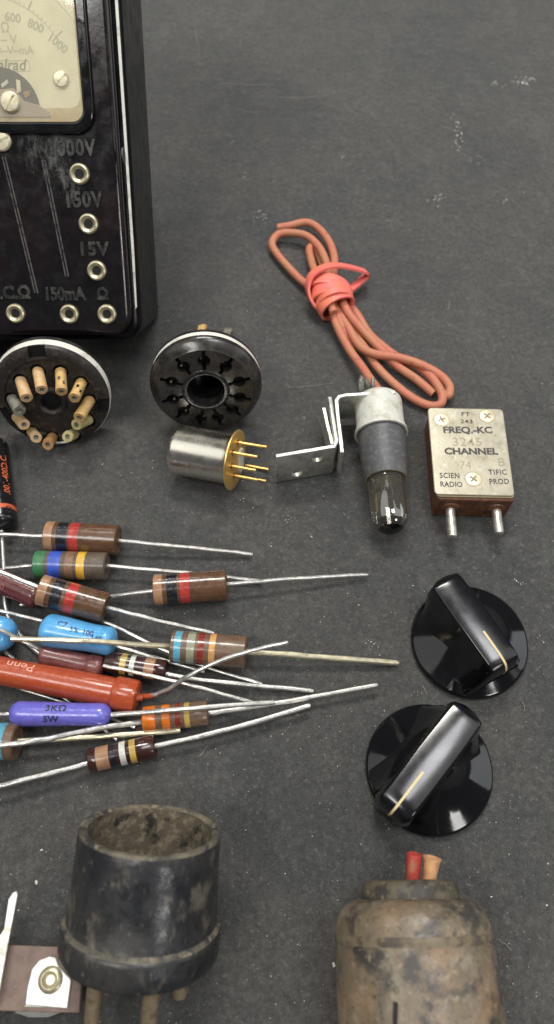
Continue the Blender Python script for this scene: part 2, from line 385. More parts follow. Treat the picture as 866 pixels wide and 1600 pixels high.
# ------------------------------------------------------------------ meter
TH = R(42)
mn, mb_, ma = V((0, -math.cos(TH), math.sin(TH))), V((0, math.sin(TH), math.cos(TH))), V((1, 0, 0))
DEPTH = 3.9
MO = P(219, 535, DEPTH * math.sin(TH) - .3)
def MP(px, py, c=0.):
    d = ray(px, py); o = MO + mn * c; t = (o - CAM).dot(mn) / d.dot(mn); q = CAM + d * t - o
    return (q.dot(ma), q.dot(mb_))
def meter():
    wd = 2 * abs(MP(2, 300)[0]); ht = 14.2
    print('meter w', wd, 'edge at top px', [round(x, 2) for x in MP(150, 0)], [round(x, 2) for x in MP(132, 165)])
    root = thing('multimeter', MO - mn * DEPTH, 'black bakelite multimeter with cream dial and brass test sockets, propped up at a slant', 'multimeter')
    G = globals(); G['RES_PTS'] = []
    for (x, y, rad) in ((52, 205, 1.0), (75, 215, .9), (60, 232, .7), (78, 250, .9), (92, 268, .8), (100, 285, .7), (68, 262, .5), (112, 300, .5)):
        a, b = MP(x, y); w = MO + ma * a + mb_ * b - V(root.location); G['RES_PTS'].append((tuple(w), rad))
    mk('panel_bakelite', (.007, .006, .007), .16, coat=.2, rvar=(2.5, .12, .3), bump=(2, .006), extra=residue, var=[((.012, .007, .008), .7, .45, .6), ((.05, .05, .048), 20, .7, .76)])
    c = MB(); c.prism(rrect(-wd, 0, 0, ht, .55), MO, ma, mb_, mn, -DEPTH, -.36)
    case = c.build('case', 'black_side', root, bevel=(.22, 4))
    t = MB(); t.prism([(-.13, .9), (-.085, .95), (-.06, 2.5), (-.055, ht - .7), (-.13, ht - .7)], MO, ma, mb_, mn, -.362, -.32)
    t.build('metal_trim', 'ring_alu', root)
    p = MB(); p.prism(rrect(-wd + .22, .2, -.22, ht - .22, .6), MO, ma, mb_, mn, -.38, 0)
    panel = p.build('front_panel', 'panel_bakelite', root, bevel=(.16, 4))
    # dial window
    x1, y1 = MP(131, 170)[0], MP(60, 191)[1]; x0 = -wd - x1; y2 = ht - .9
    o = rrect(x0 - .28, y1 - .28, x1 + .28, y2 + .3, .5); i = rrect(x0, y1, x1, y2, .3)
    z = MB(); z.ring_prism(o, i, MO, ma, mb_, mn, -.01, .14); z.build('dial_bezel', 'black_bakelite', root, bevel=(.06, 3))
    d = MB(); d.prism(rrect(x0 + .004, y1 + .004, x1 - .004, y2 - .01, .3), MO, ma, mb_, mn, .001, .03)
    dial = d.build('dial_plate', 'dial_cream', root)
    e = MB(); e.ring_prism(rrect(x0 + .006, y1 + .006, x1 - .006, y2 - .01, .3), rrect(x0 + .07, y1 + .32, x1 - .05, y2 - .2, .3), MO, ma, mb_, mn, .03, .036)
    e.build('yellowed_edge', 'dial_edge', root, dial)
    def at(x, y, cc): return MO + ma * x + mb_ * y + mn * cc
    # printed arcs and ticks
    cx, cy = MP(-12, 152); 
    k = MB()
    def arc(r, w, a0, a1, n=60):
        nonlocal k
        pts = [(cx + r * math.cos(R(a0 + (a1 - a0) * q / n)), cy + r * math.sin(R(a0 + (a1 - a0) * q / n))) for q in range(n + 1)]
        for q in range(n):
            (xa, ya), (xb, yb) = pts[q], pts[q + 1]
            f = w / r
            k.add([at(xa, ya, .034), at(xb, yb, .034), at(cx + (xb - cx) * (1 + f), cy + (yb - cy) * (1 + f), .034), at(cx + (xa - cx) * (1 + f), cy + (ya - cy) * (1 + f), .034)], [(0, 1, 2, 3)])
    rr = math.hypot(MP(62, 30)[0] - cx, MP(62, 30)[1] - cy)
    arc(rr, .018, 30, 150)
    def tick(ang, r0, r1, w):
        a = R(ang); u = V((math.cos(a), math.sin(a), 0)); n = V((-u.y, u.x, 0))
        q = [V((cx, cy, 0)) + u * r0 - n * w, V((cx, cy, 0)) + u * r1 - n * w, V((cx, cy, 0)) + u * r1 + n * w, V((cx, cy, 0)) + u * r0 + n * w]
        k.add([at(v.x, v.y, .035) for v in q], [(0, 1, 2, 3)])
    for s_, ang in enumerate([36.5 + 3.15 * j for j in range(34)]):
        big = s_ % 7 == 0
        tick(ang, rr, rr * (1.10 if big else 1.035), .022 if big else .009)
    k.build('scale_marks', 'dial_ink', root, dial, fix=False)
    k = MB(); arc(rr * 1.26, .018, 25, 155); k.build('scale_arc', 'dial_ink', root, dial, fix=False)
    def dt(s_, px, py, size, rot=0, bold=.004, ink='dial_ink', nm='printed_lettering', **kw):
        a, b = MP(px, py, .035); cr, sr = math.cos(R(rot)), math.sin(R(rot))
        return text(s_, size, lambda x, y, z_: at(a + x * cr - y * sr, b + x * sr + y * cr, .036 + z_), nm, ink, root, dial, extrude=.001, bold=bold, **kw)
    dt('600', 20, 28, .27, -8, .008); dt('800', 56, 41, .27, -24, .008); dt('1000', 90, 68, .27, -38, .008)
    dt('\u03a9', 8, 44, .3); dt('\u2013 V', 14, 62, .3); dt('A=\u2013V\u2013mA', 18, 79, .26)
    dt('Normalrad', -10, 102, .36, 0, .004, 'dial_ink_dark', shear=.25)
    ax, ay = MP(-40, 112, .035); bx, by = MP(46, 94, .035)
    f = MB(); f.ring_prism(rrect(ax, ay, bx, by, .02, 1), rrect(ax + .02, ay + .02, bx - .02, by - .02, .01, 1), MO, ma, mb_, mn, .031, .036); f.build('lettering_frame', 'dial_ink', root, dial)
    # movement opening
    px_, py_ = MP(6, 172); R1 = MP(64, 172)[0] - px_
    pol = [q for q in circ(px_, py_, R1, 40) if q[1] > y1 + .1] 
    pol = [(px_ + R1 * math.cos(R(a)), max(y1 + .12, py_ + R1 * math.sin(R(a)))) for a in range(-20, 201, 8)]
    w = MB(); w.prism(pol, MO, ma, mb_, mn, .03, .04); w.build('movement_opening', 'movement_dark', root)
    w = MB(); q = [MP(x, y, .04) for x, y in ((-12, 183), (0, 140), (22, 138), (38, 158), (60, 164), (78, 175), (80, 183))]
    w.prism(q, MO, ma, mb_, mn, .04, .07); 
    w.prism([MP(x, y, .05) for x, y in ((25, 124), (32, 126), (34, 144), (27, 146))], MO, ma, mb_, mn, .04, .08, 1)
    w.prism([MP(x, y, .05) for x, y in ((2, 132), (12, 124), (14, 130), (4, 138))], MO, ma, mb_, mn, .04, .08, 2)
    w.prism([MP(x, y, .05) for x, y in ((36, 144), (46, 141), (48, 148), (40, 154))], MO, ma, mb_, mn, .04, .06, 3)
    w.build('movement_bridge', ['movement_pink', 'screw_cream', 'ring_alu', 'sleeve_orange'], root, bevel=(.02, 2))
    def screw(px, py, r, cc, nm, ang, par=root, mat='screw_cream'):
        a, b = MP(px, py, cc); s2 = MB(); o_ = at(a, b, cc)
        s2.lathe(o_, mn, [(0, r), (r * .3, r), (r * .45, r * .85), (r * .5, 0)], 24)
        ob = s2.build(nm, mat, root, None if par is root else par)
        s3 = MB(); ca, sa = math.cos(R(ang)), math.sin(R(ang)); u = ma * ca + mb_ * sa; v_ = -ma * sa + mb_ * ca
        s3.prism([(-r * .9, -r * .09), (r * .9, -r * .09), (r * .9, r * .09), (-r * .9, r * .09)], o_, u, v_, mn, r * .45, r * .52); s3.build('slot', 'brass_old', root, ob)
    screw(96, 124, .20, .03, 'dial_screw', 40); screw(17, 160, .25, .07, 'pivot_screw', 50)
    screw(3, 220, .26, 0, 'panel_screw', 25)
    gl = MB(); gl.prism(rrect(x0 + .002, y1 + .002, x1 - .002, y2 - .002, .3), MO, ma, mb_, mn, .105, .115); gl.build('glass_cover', 'dial_glass', root)
    # jacks
    for (jx, jy) in ((124, 272), (138, 350), (151, 423), (24, 490), (108, 491), (167, 491)):
        a, b = MP(jx, jy, .05); o_ = at(a, b, -.01); r = .27
        j = MB(); j.lathe(o_, mn, [(-.01, r), (.03, r), (.09, r * .93), (.11, r * .78), (.075, r * .55), (.04, r * .44), (-.005, r * .42)], 32); jk = j.build('test_jack', 'nickel_cream', root)
        j = MB(); j.lathe(o_, mn, [(.035, 0), (.036, r * .43)], 24); j.build('jack_hole', 'hole_dark', root, jk)
        if jx < 160:
            j = MB(); j.lathe(at(a + .03, b + .03, .03), mn, [(0, 0), (.002, 0.05)], 12); 
    def emb(s_, px, py, size, bold=.012, **kw):
        a, b = MP(px, py); return text(s_, size, lambda x, y, z_: at(a + x, b + y, .014 + z_), 'embossed_lettering', 'embossed', root, panel, extrude=.018, bold=.02, **kw)
    emb('1000V', 112, 232, .54, sx=.82, spacing=1.1); emb('150V', 130, 313, .54, sx=.86, spacing=1.08); emb('15V', 146, 390, .5, spacing=1.08); emb('150mA', 101, 460, .46, sx=.86); emb('\u03a9', 161, 460, .42); emb('D.C.\u03a9', 14, 458, .46)
    for (xa, ya, xb, yb) in ((6, 245, 57, 458), (68, 250, 105, 432)):
        for off in (-2.2, 2.2):
            a = MP(xa + off, ya); b = MP(xb + off, yb); gr = MB(); gr.tube([at(*a, .0), at(*b, .0)], .022, 8, 0); gr.build('panel_rib', 'groove_dust', root, panel)
    # side wall screw plug and chips
    def side(cc, b, px=None): return MO + mb_ * b + mn * cc
    def sp(px, py):
        d = ray(px, py); t = (MO.x - CAM.x) / d.x; return CAM + d * t
    for (px, py, r) in ((193, 243, .19),):
        o_ = sp(px, py); s2 = MB(); s2.lathe(o_ - ma * .01, ma, [(0, r), (.03, r), (.04, 0)], 24); s2.build('side_rivet', 'groove_dust', root, case)
    # prop foot behind, out of sight
    ft = MB(); base = MO - mn * DEPTH + mb_ * 9 - ma * wd / 2
    ft.prism([(-1.5, 0), (1.5, 0), (1.2, -base.z - .1), (-1.2, -base.z - .1)], base, ma, V((0, 0, 1)), V((0, 1, 0)), 0, .4); ft.build('prop_stand', 'black_side', root)
meter()

# ------------------------------------------------------------------ sockets
def plane_frame(px, py, elev, z, yaw=0):
    n = V((math.sin(yaw) * math.cos(elev), -math.cos(yaw) * math.cos(elev), math.sin(elev)))
    a = V((math.cos(yaw), math.sin(yaw), 0)); b = n.cross(a)
    return P(px, py, z), a, b, n
def PP(px, py, O, n, c=0):
    d = ray(px, py); o = O + n * c; t = (o - CAM).dot(n) / d.dot(n); return CAM + d * t
def front_socket():
    el = R(18); Rr = 1.56
    O, a, b, n = plane_frame(322, 610, el, Rr * math.cos(el) + .30, R(3))
    root = thing('tube_socket', V((O.x, O.y, 0)), 'round black eleven-slot tube socket leaning upright with its slotted face to the viewer', 'tube socket')
    f = MB()
    # front disc with bevel
    f.lathe(O, -n, [(-.02, 0), (-.02, 1.34), (.0, 1.36), (.03, 1.40), (.14, 1.53), (.20, 1.58), (.28, 1.61), (.32, 1.61), (.33, 0)], 72, U=a)
    face = f.build('socket_face', 'socket_front', root)
    cuts = []
    Rp = .98
    cen = [(343, 385), (215, 415), (125, 507), (125, 625), (190, 718), (318, 775), (445, 770), (560, 710), (605, 615), (575, 505), (478, 415)]
    for j, (zx, zy) in enumerate(cen):
        w = PP(240 + zx / 4.33, 480 + zy / 4.33, O, n, .02) - O
        ang = math.atan2(w.dot(b), w.dot(a))
        u = a * math.cos(ang) + b * math.sin(ang); v_ = -a * math.sin(ang) + b * math.cos(ang); Q = O + u * 1.0
        kr = .18; pol = [(-.33, -.055), (-kr * .96, -.055)] + [(kr * math.cos(t), kr * math.sin(t)) for t in [math.pi + .35 + (math.pi - .7) * k / 8 for k in range(9)]] + [(kr * .96, -.055), (.33, -.055), (.33, .055), (kr * .96, .055)] + [(kr * math.cos(t), kr * math.sin(t)) for t in [.35 + (math.pi - .7) * k / 8 for k in range(9)]] + [(-kr * .96, .055), (-.33, .055)]
        cm = MB(); cm.prism(pol, Q, u, v_, n, -.26, .3); cuts.append(cm.build('cut', 'hole_dark'))
    cm = MB(); cm.lathe(O - n * .5, n, [(0, 0), (0, .54), (.9, .54), (.9, 0)], 48); cuts.append(cm.build('cut', 'hole_dark'))
    boolean_cut(face, cuts)
    md = face.modifiers.new('bv', 'BEVEL'); md.width = .016; md.segments = 1; md.limit_method = 'ANGLE'; md.angle_limit = R(60); face.data.materials.append(M['groove_dust']); md.material = len(face.data.materials) - 1; md.width = .013
    h = MB(); h.lathe(O, n, [(-.32, .50), (-.1, .53), (.05, .56), (.06, .60), (.03, .68), (.018, .69)], 48); h.build('centre_boss', 'socket_black', root)
    for j, (zx, zy) in enumerate(cen):
        w = PP(240 + zx / 4.33, 480 + zy / 4.33, O, n, .02) - O
        ang = math.atan2(w.dot(b), w.dot(a)); u = a * math.cos(ang) + b * math.sin(ang); v_ = -a * math.sin(ang) + b * math.cos(ang); Q = O + u * 1.0
        q = MB(); q.tube([Q - n * .25 + v_ * .08, Q - n * .18 + v_ * .11, Q - n * .12 + v_ * .09], .035, 8, 3); q.build('contact', 'contact_dull', root)
    r = MB(); r.lathe(O - n * .335, -n, [(0, 1.2), (0, 1.575), (.02, 1.59), (.18, 1.59), (.20, 1.575), (.20, 1.2), (0, 1.2)], 72, U=a); r.build('mounting_ring', 'ring_alu', root)
    k = MB(); k.lathe(O - n * .54, -n, [(0, .55), (0, 1.58), (.10, 1.59), (.2, 1.5), (.28, 1.2), (.7, 1.05), (.72, .0), (.70, 0), (.68, .55), (0, .55)], 72, U=a); k.build('socket_body', 'socket_black', root)
    for (px, py, px2, py2, mt) in ((313, 524, 318, 512, 'sleeve_yellow'), (352, 528, 358, 518, 'sleeve_grey')):
        p0, p1 = PP(px, py, O, n, -.95), PP(px2, py2, O, n, -1.25)
        q = MB(); q.lathe(p0 - (p1 - p0) * 1.2, p1 - p0, [(0, .10), ((p1 - p0).length * 2.2 - .03, .12), ((p1 - p0).length * 2.2, .15), ((p1 - p0).length * 2.2, .06), ((p1 - p0).length * 2.2 - .08, .05), ((p1 - p0).length * 2.2 - .08, 0)], 14, wob=lambda t, h_: 1 + .18 * math.sin(3 * t + h_ * 9)); q.build('insulating_sleeve', mt, root)
front_socket()
def rear_socket():
    el = R(22); Rr = 1.6
    O, a, b, n = plane_frame(80, 622, el, Rr * math.cos(el) + .1, R(4))
    root = thing('tube_socket', V((O.x, O.y, 0)), 'round tube socket under the meter showing its back, ringed with cut insulated wire stubs', 'tube socket')
    r = MB(); r.lathe(O - n * .13, -n, [(0, .3), (0, 1.645), (.015, 1.66), (.24, 1.66), (.26, 1.645), (.26, .2)], 72, U=a); r.build('mounting_ring', 'ring_alu', root)
    k = MB(); k.lathe(O - n * .40, -n, [(0, .2), (0, 1.67), (.12, 1.67), (.2, 1.60), (.24, .2)], 72, U=a); k.build('socket_body', 'socket_black', root)
    f = MB(); f.lathe(O, -n, [(-.0, 0), (0, 1.25), (-.06, 1.28), (-.07, 1.44), (.0, 1.60), (.12, 1.64), (.125, 0)], 72, U=a)
    face = f.build('socket_face', 'socket_brownblack', root)
    cuts = []
    for ang in (92, 197, -13):
        u = a * math.cos(R(ang)) + b * math.sin(R(ang)); v_ = -a * math.sin(R(ang)) + b * math.cos(R(ang))
        cm = MB(); cm.prism([(1.30, -.24), (1.9, -.24), (1.9, .24), (1.30, .24)], O, u, v_, n, -.1, .3); cuts.append(cm.build('cut', 'hole_dark'))
    Z = 4.558
    stubs = [  # start, end (zoom pixels), material
        ((150, 385), (190, 510), 'sleeve_pink'), ((272, 318), (298, 452), 'sleeve_pink'), ((433, 320), (438, 465), 'sleeve_yellow'), ((580, 400), (530, 510), 'sleeve_yellow'),
        ((640, 525), (568, 635), 'sleeve_yellow'), ((90, 515), (140, 600), 'sleeve_grey'), ((125, 645), (172, 700), 'sleeve_pink'), ((230, 750), (258, 790), 'sleeve_pink'),
        ((375, 790), (340, 842), 'sleeve_orange'), ((530, 765), (482, 785), 'sleeve_green'), ((630, 665), (545, 700), 'sleeve_green')]
    for (s0, s1, mt) in stubs:
        p = PP(s0[0] / Z, 510 + s0[1] / Z, O, n)
        cm = MB(); cm.lathe(p - n * .12, n, [(0, 0), (0, .215), (.5, .215), (.5, 0)], 24); cuts.append(cm.build('cut', 'hole_dark'))
    pc = PP(80, 627, O, n)
    cm = MB(); cm.lathe(pc - n * .13, n, [(0, 0), (0, .27), (.5, .27), (.5, 0)], 32); cuts.append(cm.build('cut', 'hole_dark'))
    boolean_cut(face, cuts)
    q = MB(); q.lathe(pc, n, [(-.12, .275), (.05, .29), (.10, .36), (.09, .42), (.0, .47)], 40); q.build('centre_boss', 'socket_brownblack', root)
    q = MB(); q.lathe(pc - n * .1, n, [(0, 0), (.001, .27)], 24); q.build('centre_hole', 'hole_dark', root)
    for i, (s0, s1, mt) in enumerate(stubs):
        p0 = PP(s0[0] / Z, 510 + s0[1] / Z, O, n, -.06); p1 = PP(s1[0] / Z, 510 + s1[1] / Z, O, n, .62 if i < 6 else .50)
        if i == 4: p1 = p1 + n * .1
        d = p1 - p0; L_ = d.length; q = MB(); rr = .165
        q.lathe(p0, d, [(0, rr), (L_ * .5, rr * .97), (L_ - .03, rr * 1.04), (L_, rr * .98), (L_, .075, 1), (L_ - .06, .06, 1), (L_ - .06, 0)], 20, wob=lambda t, h_, i=i: 1 + .05 * math.sin(2 * t + i) + .03 * math.sin(5 * t + h_ * 6 + i))
        st = q.build('insulating_sleeve', [mt, 'sleeve_grey'], root)
        if i in (2, 3):
            for (fx, fy) in ((.5, .3), (.72, -.4)):
                U = perp(d.normalized()); W = d.normalized().cross(U)
                tc_ = (CAM - p0); tc_ = (tc_ - d.normalized() * tc_.dot(d.normalized())).normalized(); sd = d.normalized().cross(tc_)
                m_ = MB(); oo = p0 + d * fx + tc_ * rr * .93 + sd * fy * rr; m_.prism([(-.06, -.03), (.05, -.04), (.07, .03), (-.03, .04)], oo, d.normalized(), sd, tc_, 0, .012); m_.build('dark_mark', 'socket_black', root, st)
    m_ = MB(); m_.tube([PP(87, 692, O, n, .02), PP(106, 690, O, n, .02)], .04, 6, 0); m_.build('white_chip', 'ring_alu', root, face)
rear_socket()

# ------------------------------------------------------------------ metal can relay
def can():
    ax = V((.945, -.27, .12)).normalized()
    hc = P(368, 719, .92); rc = .73; L_ = 1.86; A = hc - ax * L_
    root = thing('sealed_relay', V((A.x, A.y, 0)), 'shiny silver metal can with gold pin header lying in front of the tube socket', 'relay can')
    U = perp(ax)
    m_ = MB(); m_.lathe(A, ax, [(0, 0), (0, rc * .78), (.03, rc * .9), (.1, rc * .985), (.18, rc), (L_ - .22, rc), (L_ - .19, rc * 1.015), (L_ - .1, rc * 1.02), (L_ - .06, rc * 1.06), (L_ - .05, 0)], 72); m_.build('metal_can', 'can_steel', root)
    m_ = MB(); m_.lathe(hc - ax * .05, ax, [(0, 0), (0, .86), (.015, .875), (.05, .875), (.065, .85), (.07, .78), (.07, 0)], 72); hd = m_.build('gold_header', 'gold', root)
    O = hc + ax * .02
    def on(px, py, c=0): return PP(px - 4, py, O, ax, c)
    tc_ = None
    m_ = MB(); s = []
    mid = on(379.5, 719)
    up = (on(379.5, 690) - on(379.5, 745)).normalized(); sd = ax.cross(up)
    m_.prism(rrect(-.36, -.17, .36, .17, .1), O + (mid - O) * 1.0 - sd * .0, up, sd, ax, 0, .05); m_.build('ceramic_insert', 'ceramic_white', root, hd)
    base = [(376, 691), (368, 707), (366, 728), (370, 743)]
    tips = [(410, 698), (403, 712), (401, 736), (405, 750)]
    base2 = [(384, 692), (384, 745), (388, 727)]
    tips2 = [(417, 699), (411, 747.5), (418, 735)]
    for b_, t_, c_ in list(zip(base, tips, [.72] * 4)) + list(zip(base2, tips2, [.72] * 3)):
        p0 = on(*b_); p1 = p0 + ax * c_
        # keep the pins parallel with the can axis
        q = MB(); q.tube([p0 - ax * .01, p1 - ax * .02, p1], lambda t: .042 if t < .95 else .03, 12, 0); pn = q.build('gold_pin', 'gold', root)
        q = MB(); q.lathe(p0, ax, [(.001, .05), (.006, .085)], 16); q.build('glass_seal', 'socket_brownblack', root, pn)
can()

# ------------------------------------------------------------------ pilot lamp on bracket
def lamp():
    z = .80
    A = P(590, 622, z + .02); B = P(612, 833, z - .12); ax = (B - A).normalized(); Lt = (B - A).length
    root = thing('pilot_lamp', V((A.x, A.y, 0)), 'small glass indicator bulb in white and grey sleeve on a bent metal bracket', 'pilot lamp')
    s = 1 / scale_at(A)
    def tt(px, py):  # distance along the axis at a picture point
        q = P(px, py, z); return (q - A).dot(ax)
    t1, t2, t3 = tt(598, 678), tt(606, 748), Lt
    r = .70
    print('lamp', t1, t2, t3)
    m_ = MB(); m_.lathe(A, ax, [(0, 0), (0, r * .78), (.03, r * .88), (.12, r * .97), (.22, r), (t1 - .35, r * 1.0), (t1 - .22, r * 1.03), (t1 - .08, r * 1.10), (t1, r * 1.12), (t1 + .01, r * 1.04), (t1 - .08, r * .9)], 64, wob=lambda a, t: 1 + .006 * math.sin(3 * a + t)); m_.build('ceramic_cap', 'ceramic_white', root)
    m_ = MB(); m_.lathe(A, ax, [(t1 - .15, r * .98), (t1 + .5, r * .99), (t2 - .3, r * .92), (t2 - .02, r * .88), (t2, r * .87, 1), (t2, r * .80, 1), (t2 - .3, r * .78)], 64, wob=lambda a, t: 1 + .012 * math.sin(2 * a + 1)); sl = m_.build('card_sleeve', ['sleeve_card', 'card_edge'], root)
    tc_ = (CAM - A); tc_ = (tc_ - ax * tc_.dot(ax)).normalized(); q = A + ax * (t1 + .42) + tc_ * r * .985
    m_ = MB(); m_.lathe(q - tc_ * .02, tc_, [(0, .06), (.03, .06), (.03, .035), (.015, 0)], 16); m_.build('dimple', 'sleeve_card', root, sl)
    rb = .53; prof = [(t2 - .35, rb)]
    prof += [(t2 - .02, rb), (t3 - rb * 1.0, rb * .97)] + [(t3 - rb + rb * math.sin(R(a)), rb * .97 * math.cos(R(a)), 2 if a >= 48 else (1 if a >= 20 else 0)) for a in range(12, 90, 6)] + [(t3, 0)]
    m_ = MB(); m_.lathe(A, ax, prof, 64); m_.build('glass_bulb', ['bulb_glass', 'bulb_smoke', 'knob_black'], root)
    m_ = MB(); m_.lathe(A, ax, [(t2 - .3, 0), (t2 - .02, .34), (t2 + .05, .38), (t2 + .06, 0)], 40); m_.build('lamp_base', 'brass_old', root)
    C0 = A + ax * (t2 + .05); U = perp(ax); W = ax.cross(U); m_ = MB()
    m_.tube([C0 + W * .12, C0 + W * .16 + ax * .45], .014, 6, 0); m_.tube([C0 - W * .12, C0 - W * .16 + ax * .45], .014, 6, 0)
    m_.tube([C0 + W * .16 + ax * .45, C0 + ax * .5, C0 - W * .16 + ax * .45], .008, 6, 4); m_.lathe(C0, ax, [(0, 0), (0, .1), (.2, .08), (.25, 0)], 16); m_.build('filament', 'metal_bright', root)
    # bracket: sheet standing on edge, drawn as paths on the table, extruded up
    th = .055
    def sheet(pts, z0, z1, nm, par=None, w=th):
        pts = [V((p.x, p.y, 0)) for p in pts]; m = MB(); n = len(pts); L1, L2 = [], []
        for i, p in enumerate(pts):
            d = (pts[min(i + 1, n - 1)] - pts[max(i - 1, 0)]).normalized(); nn = V((-d.y, d.x, 0)); L1.append(p + nn * w); L2.append(p - nn * w)
        pol = [(q.x, q.y) for q in L1 + L2[::-1]]
        m.prism(pol, V((0, 0, 0)), V((1, 0, 0)), V((0, 1, 0)), V((0, 0, 1)), z0, z1)
        return m.build(nm, 'alu', root, par, bevel=(.018, 2), angle=30)
    zt = 1.42
    arm = [P(618, 612, zt), P(600, 613, zt), P(540, 617, zt), P(530, 619, zt), P(526, 625, zt), P(528, 650, zt), P(533, 690, zt)]
    q0, q1 = P(533, 690, zt), P(526, 625, zt); arm.append(q0 + (q0 - q1).normalized() * .35)
    sheet(arm, .25, zt, 'lamp_arm')
    b0 = P(516, 614, 1.62); b1 = P(527, 692, 1.45); b2 = P(522, 697, 1.45); b3 = P(431, 712, 1.45)
    b1a = b1 + (b0 - b1).normalized() * .12
    pl = sheet([b0 - V((.0, 0, 0)), b1a, (b1 + b1a) / 2 + V((-.015, -.02, 0)), b2 + V((0.02, 0.01, 0)), b3], .02, 1.45, 'mounting_plate')
    # bolt holes through the foot plate
    bd = (b3 - b2); bd.z = 0; bd.normalize(); nn = V((-bd.y, bd.x, 0)); cuts = []
    pl = bake(pl)
    for (hx, hy, hr) in ((496, 714, .17), (464, 737, .17)):
        d = ray(hx, hy); t = (b2 - CAM).dot(nn) / d.dot(nn); h_ = CAM + d * t
        cm = MB(); cm.lathe(h_ - nn * .5, nn, [(0, 0), (0, hr), (1, hr), (1, 0)], 24); cuts.append(cm.build('cut', 'alu'))
    boolean_cut(pl, cuts)
    sheet([P(506, 638, 1.1), P(512, 664, 1.15), P(520, 694, 1.15)], .3, 1.15, 'rear_tab')
    # solder lugs behind the arm
    m_ = MB(); a0 = P(577, 608, .9)
    for (px, py, px2, py2, w) in ((564, 612, 566, 590, .11), (578, 608, 573, 594, .07), (584, 612, 583, 592, .06)):
        m_.tube([P(px, py, 1.0), P((px + px2) / 2 - 1, (py + py2) / 2, 1.15), P(px2, py2, 1.2)], w, 8, 3)
    m_.build('solder_lug', 'metal_dull', root)
mk('metal_dull', (.22, .21, .19), .5, .6, var=[((.08, .08, .07), 5, .48, .6)], bump=(8, .03))
lamp()

# ------------------------------------------------------------------ cord and rubber band
def Zc(pts, o=(400, 330), k=2.706):
    return [P(o[0] + x / k, o[1] + y / k, z) for x, y, z in pts]
def cord():
    root = thing('coiled_cord', P(520, 470), 'orange rubber insulated cord folded in loops, one end running to the lamp', 'cord')
    r = .135
    S = [
        [(92, 70, .2), (140, 62, .25), (215, 48, .3), (270, 78, .35), (312, 135, .4), (332, 200, .45), (330, 260, .5), (345, 330, .5), (385, 420, .5), (440, 490, .45), (520, 575, .4), (600, 655, .3), (680, 712, .25), (752, 772, .2)],
        [(345, 430, .35), (270, 340, .3), (200, 300, .2), (130, 230, .2), (85, 175, .2), (68, 135, .25), (95, 98, .3), (150, 92, .35), (215, 105, .4), (265, 150, .45), (295, 210, .5), (308, 270, .5), (325, 350, .4), (345, 440, .35), (400, 540, .2), (470, 600, .2)],
        [(330, 430, .6), (290, 330, .6), (250, 255, .4), (232, 200, .3), (226, 160, .3), (248, 150, .25), (272, 200, .2), (300, 280, .2), (340, 400, .3), (395, 500, .35), (440, 570, .4), (500, 603, .45), (600, 618, .5), (700, 650, .5), (780, 695, .45), (818, 740, .4), (814, 780, .35), (795, 772, .3)],
        [(330, 300, .3), (350, 400, .2), (390, 470, .2), (450, 560, .2), (510, 655, .2), (590, 735, .2), (670, 795, .2), (735, 822, .2), (782, 815, .3), (785, 770, .35), (745, 705, .4), (690, 660, .3), (620, 630, .2), (560, 590, .15), (480, 520, .15), (430, 440, .15), (380, 380, .2), (340, 320, .3)],
        [(310, 330, .45), (325, 420, .4), (345, 490, .35), (395, 585, .35), (450, 660, .5), (490, 720, .75), (520, 760, 1.0)],
    ]
    for s_ in S:
        m_ = MB(); m_.tube(Zc(s_), r, 14, 7); m_.build('strand', 'cord_orange', root)
cord()
def band():
    ctr = P(517, 462, .4); d = (P(532, 500, .4) - P(500, 430, .4)).normalized(); d.z = 0; d.normalize(); s_ = V((-d.y, d.x, 0)); zz = V((0, 0, 1))
    root = thing('rubber_band', V((ctr.x, ctr.y, 0)), 'pink rubber band wound tightly round the orange cord', 'rubber band')
    def ribbon(path, wv, nm, w=.22):
        pts = catmull(path, 6); m_ = MB()
        for i, p in enumerate(pts):
            ww = wv if isinstance(wv, V) else wv(i / (len(pts) - 1))
            m_.v += [p - ww * w, p - ww * w * .35, p + ww * w * .35, p + ww * w]
        for i in range(len(pts) - 1):
            for q in range(3): m_.face((4 * i + q, 4 * i + q + 1, 4 * i + q + 5, 4 * i + q + 4))
        return m_.build(nm, 'band_pink', root, solid=.085, bevel=(.02, 2), angle=50)
    for (off, tilt, rx, rz, cz, w) in ((.42, .15, .60, .46, .42, .22), (.12, -.3, .66, .50, .45, .24), (-.22, -.55, .66, .50, .45, .22), (.30, -.05, .56, .50, .48, .16)):
        ax_ = (d * math.cos(tilt) + s_ * math.sin(tilt)); sd = (s_ * math.cos(tilt) - d * math.sin(tilt))
        pts = []
        for k in range(17):
            a = 2 * math.pi * k / 16; pts.append(ctr + d * off + sd * (rx * math.cos(a)) + zz * (rz * math.sin(a) + cz - .4 + .0))
        ribbon(pts, ax_, 'band_wrap', w)
    # loose loop: over the strands and out to a point
    Z = lambda L: [P(470 + x / 6.66, 390 + y / 6.66, z) for x, y, z in L]
    ribbon(Z([(215, 640, .3), (110, 530, .5), (70, 400, .75), (110, 270, .95), (230, 190, 1.05), (380, 165, 1.0), (540, 190, .85), (660, 225, .7), (690, 245, .6), (690, 262, .45), (640, 310, .4), (560, 380, .4), (500, 430, .5)]),
           (zz * .35 + d * .9).normalized(), 'band_loop', .17)
band()

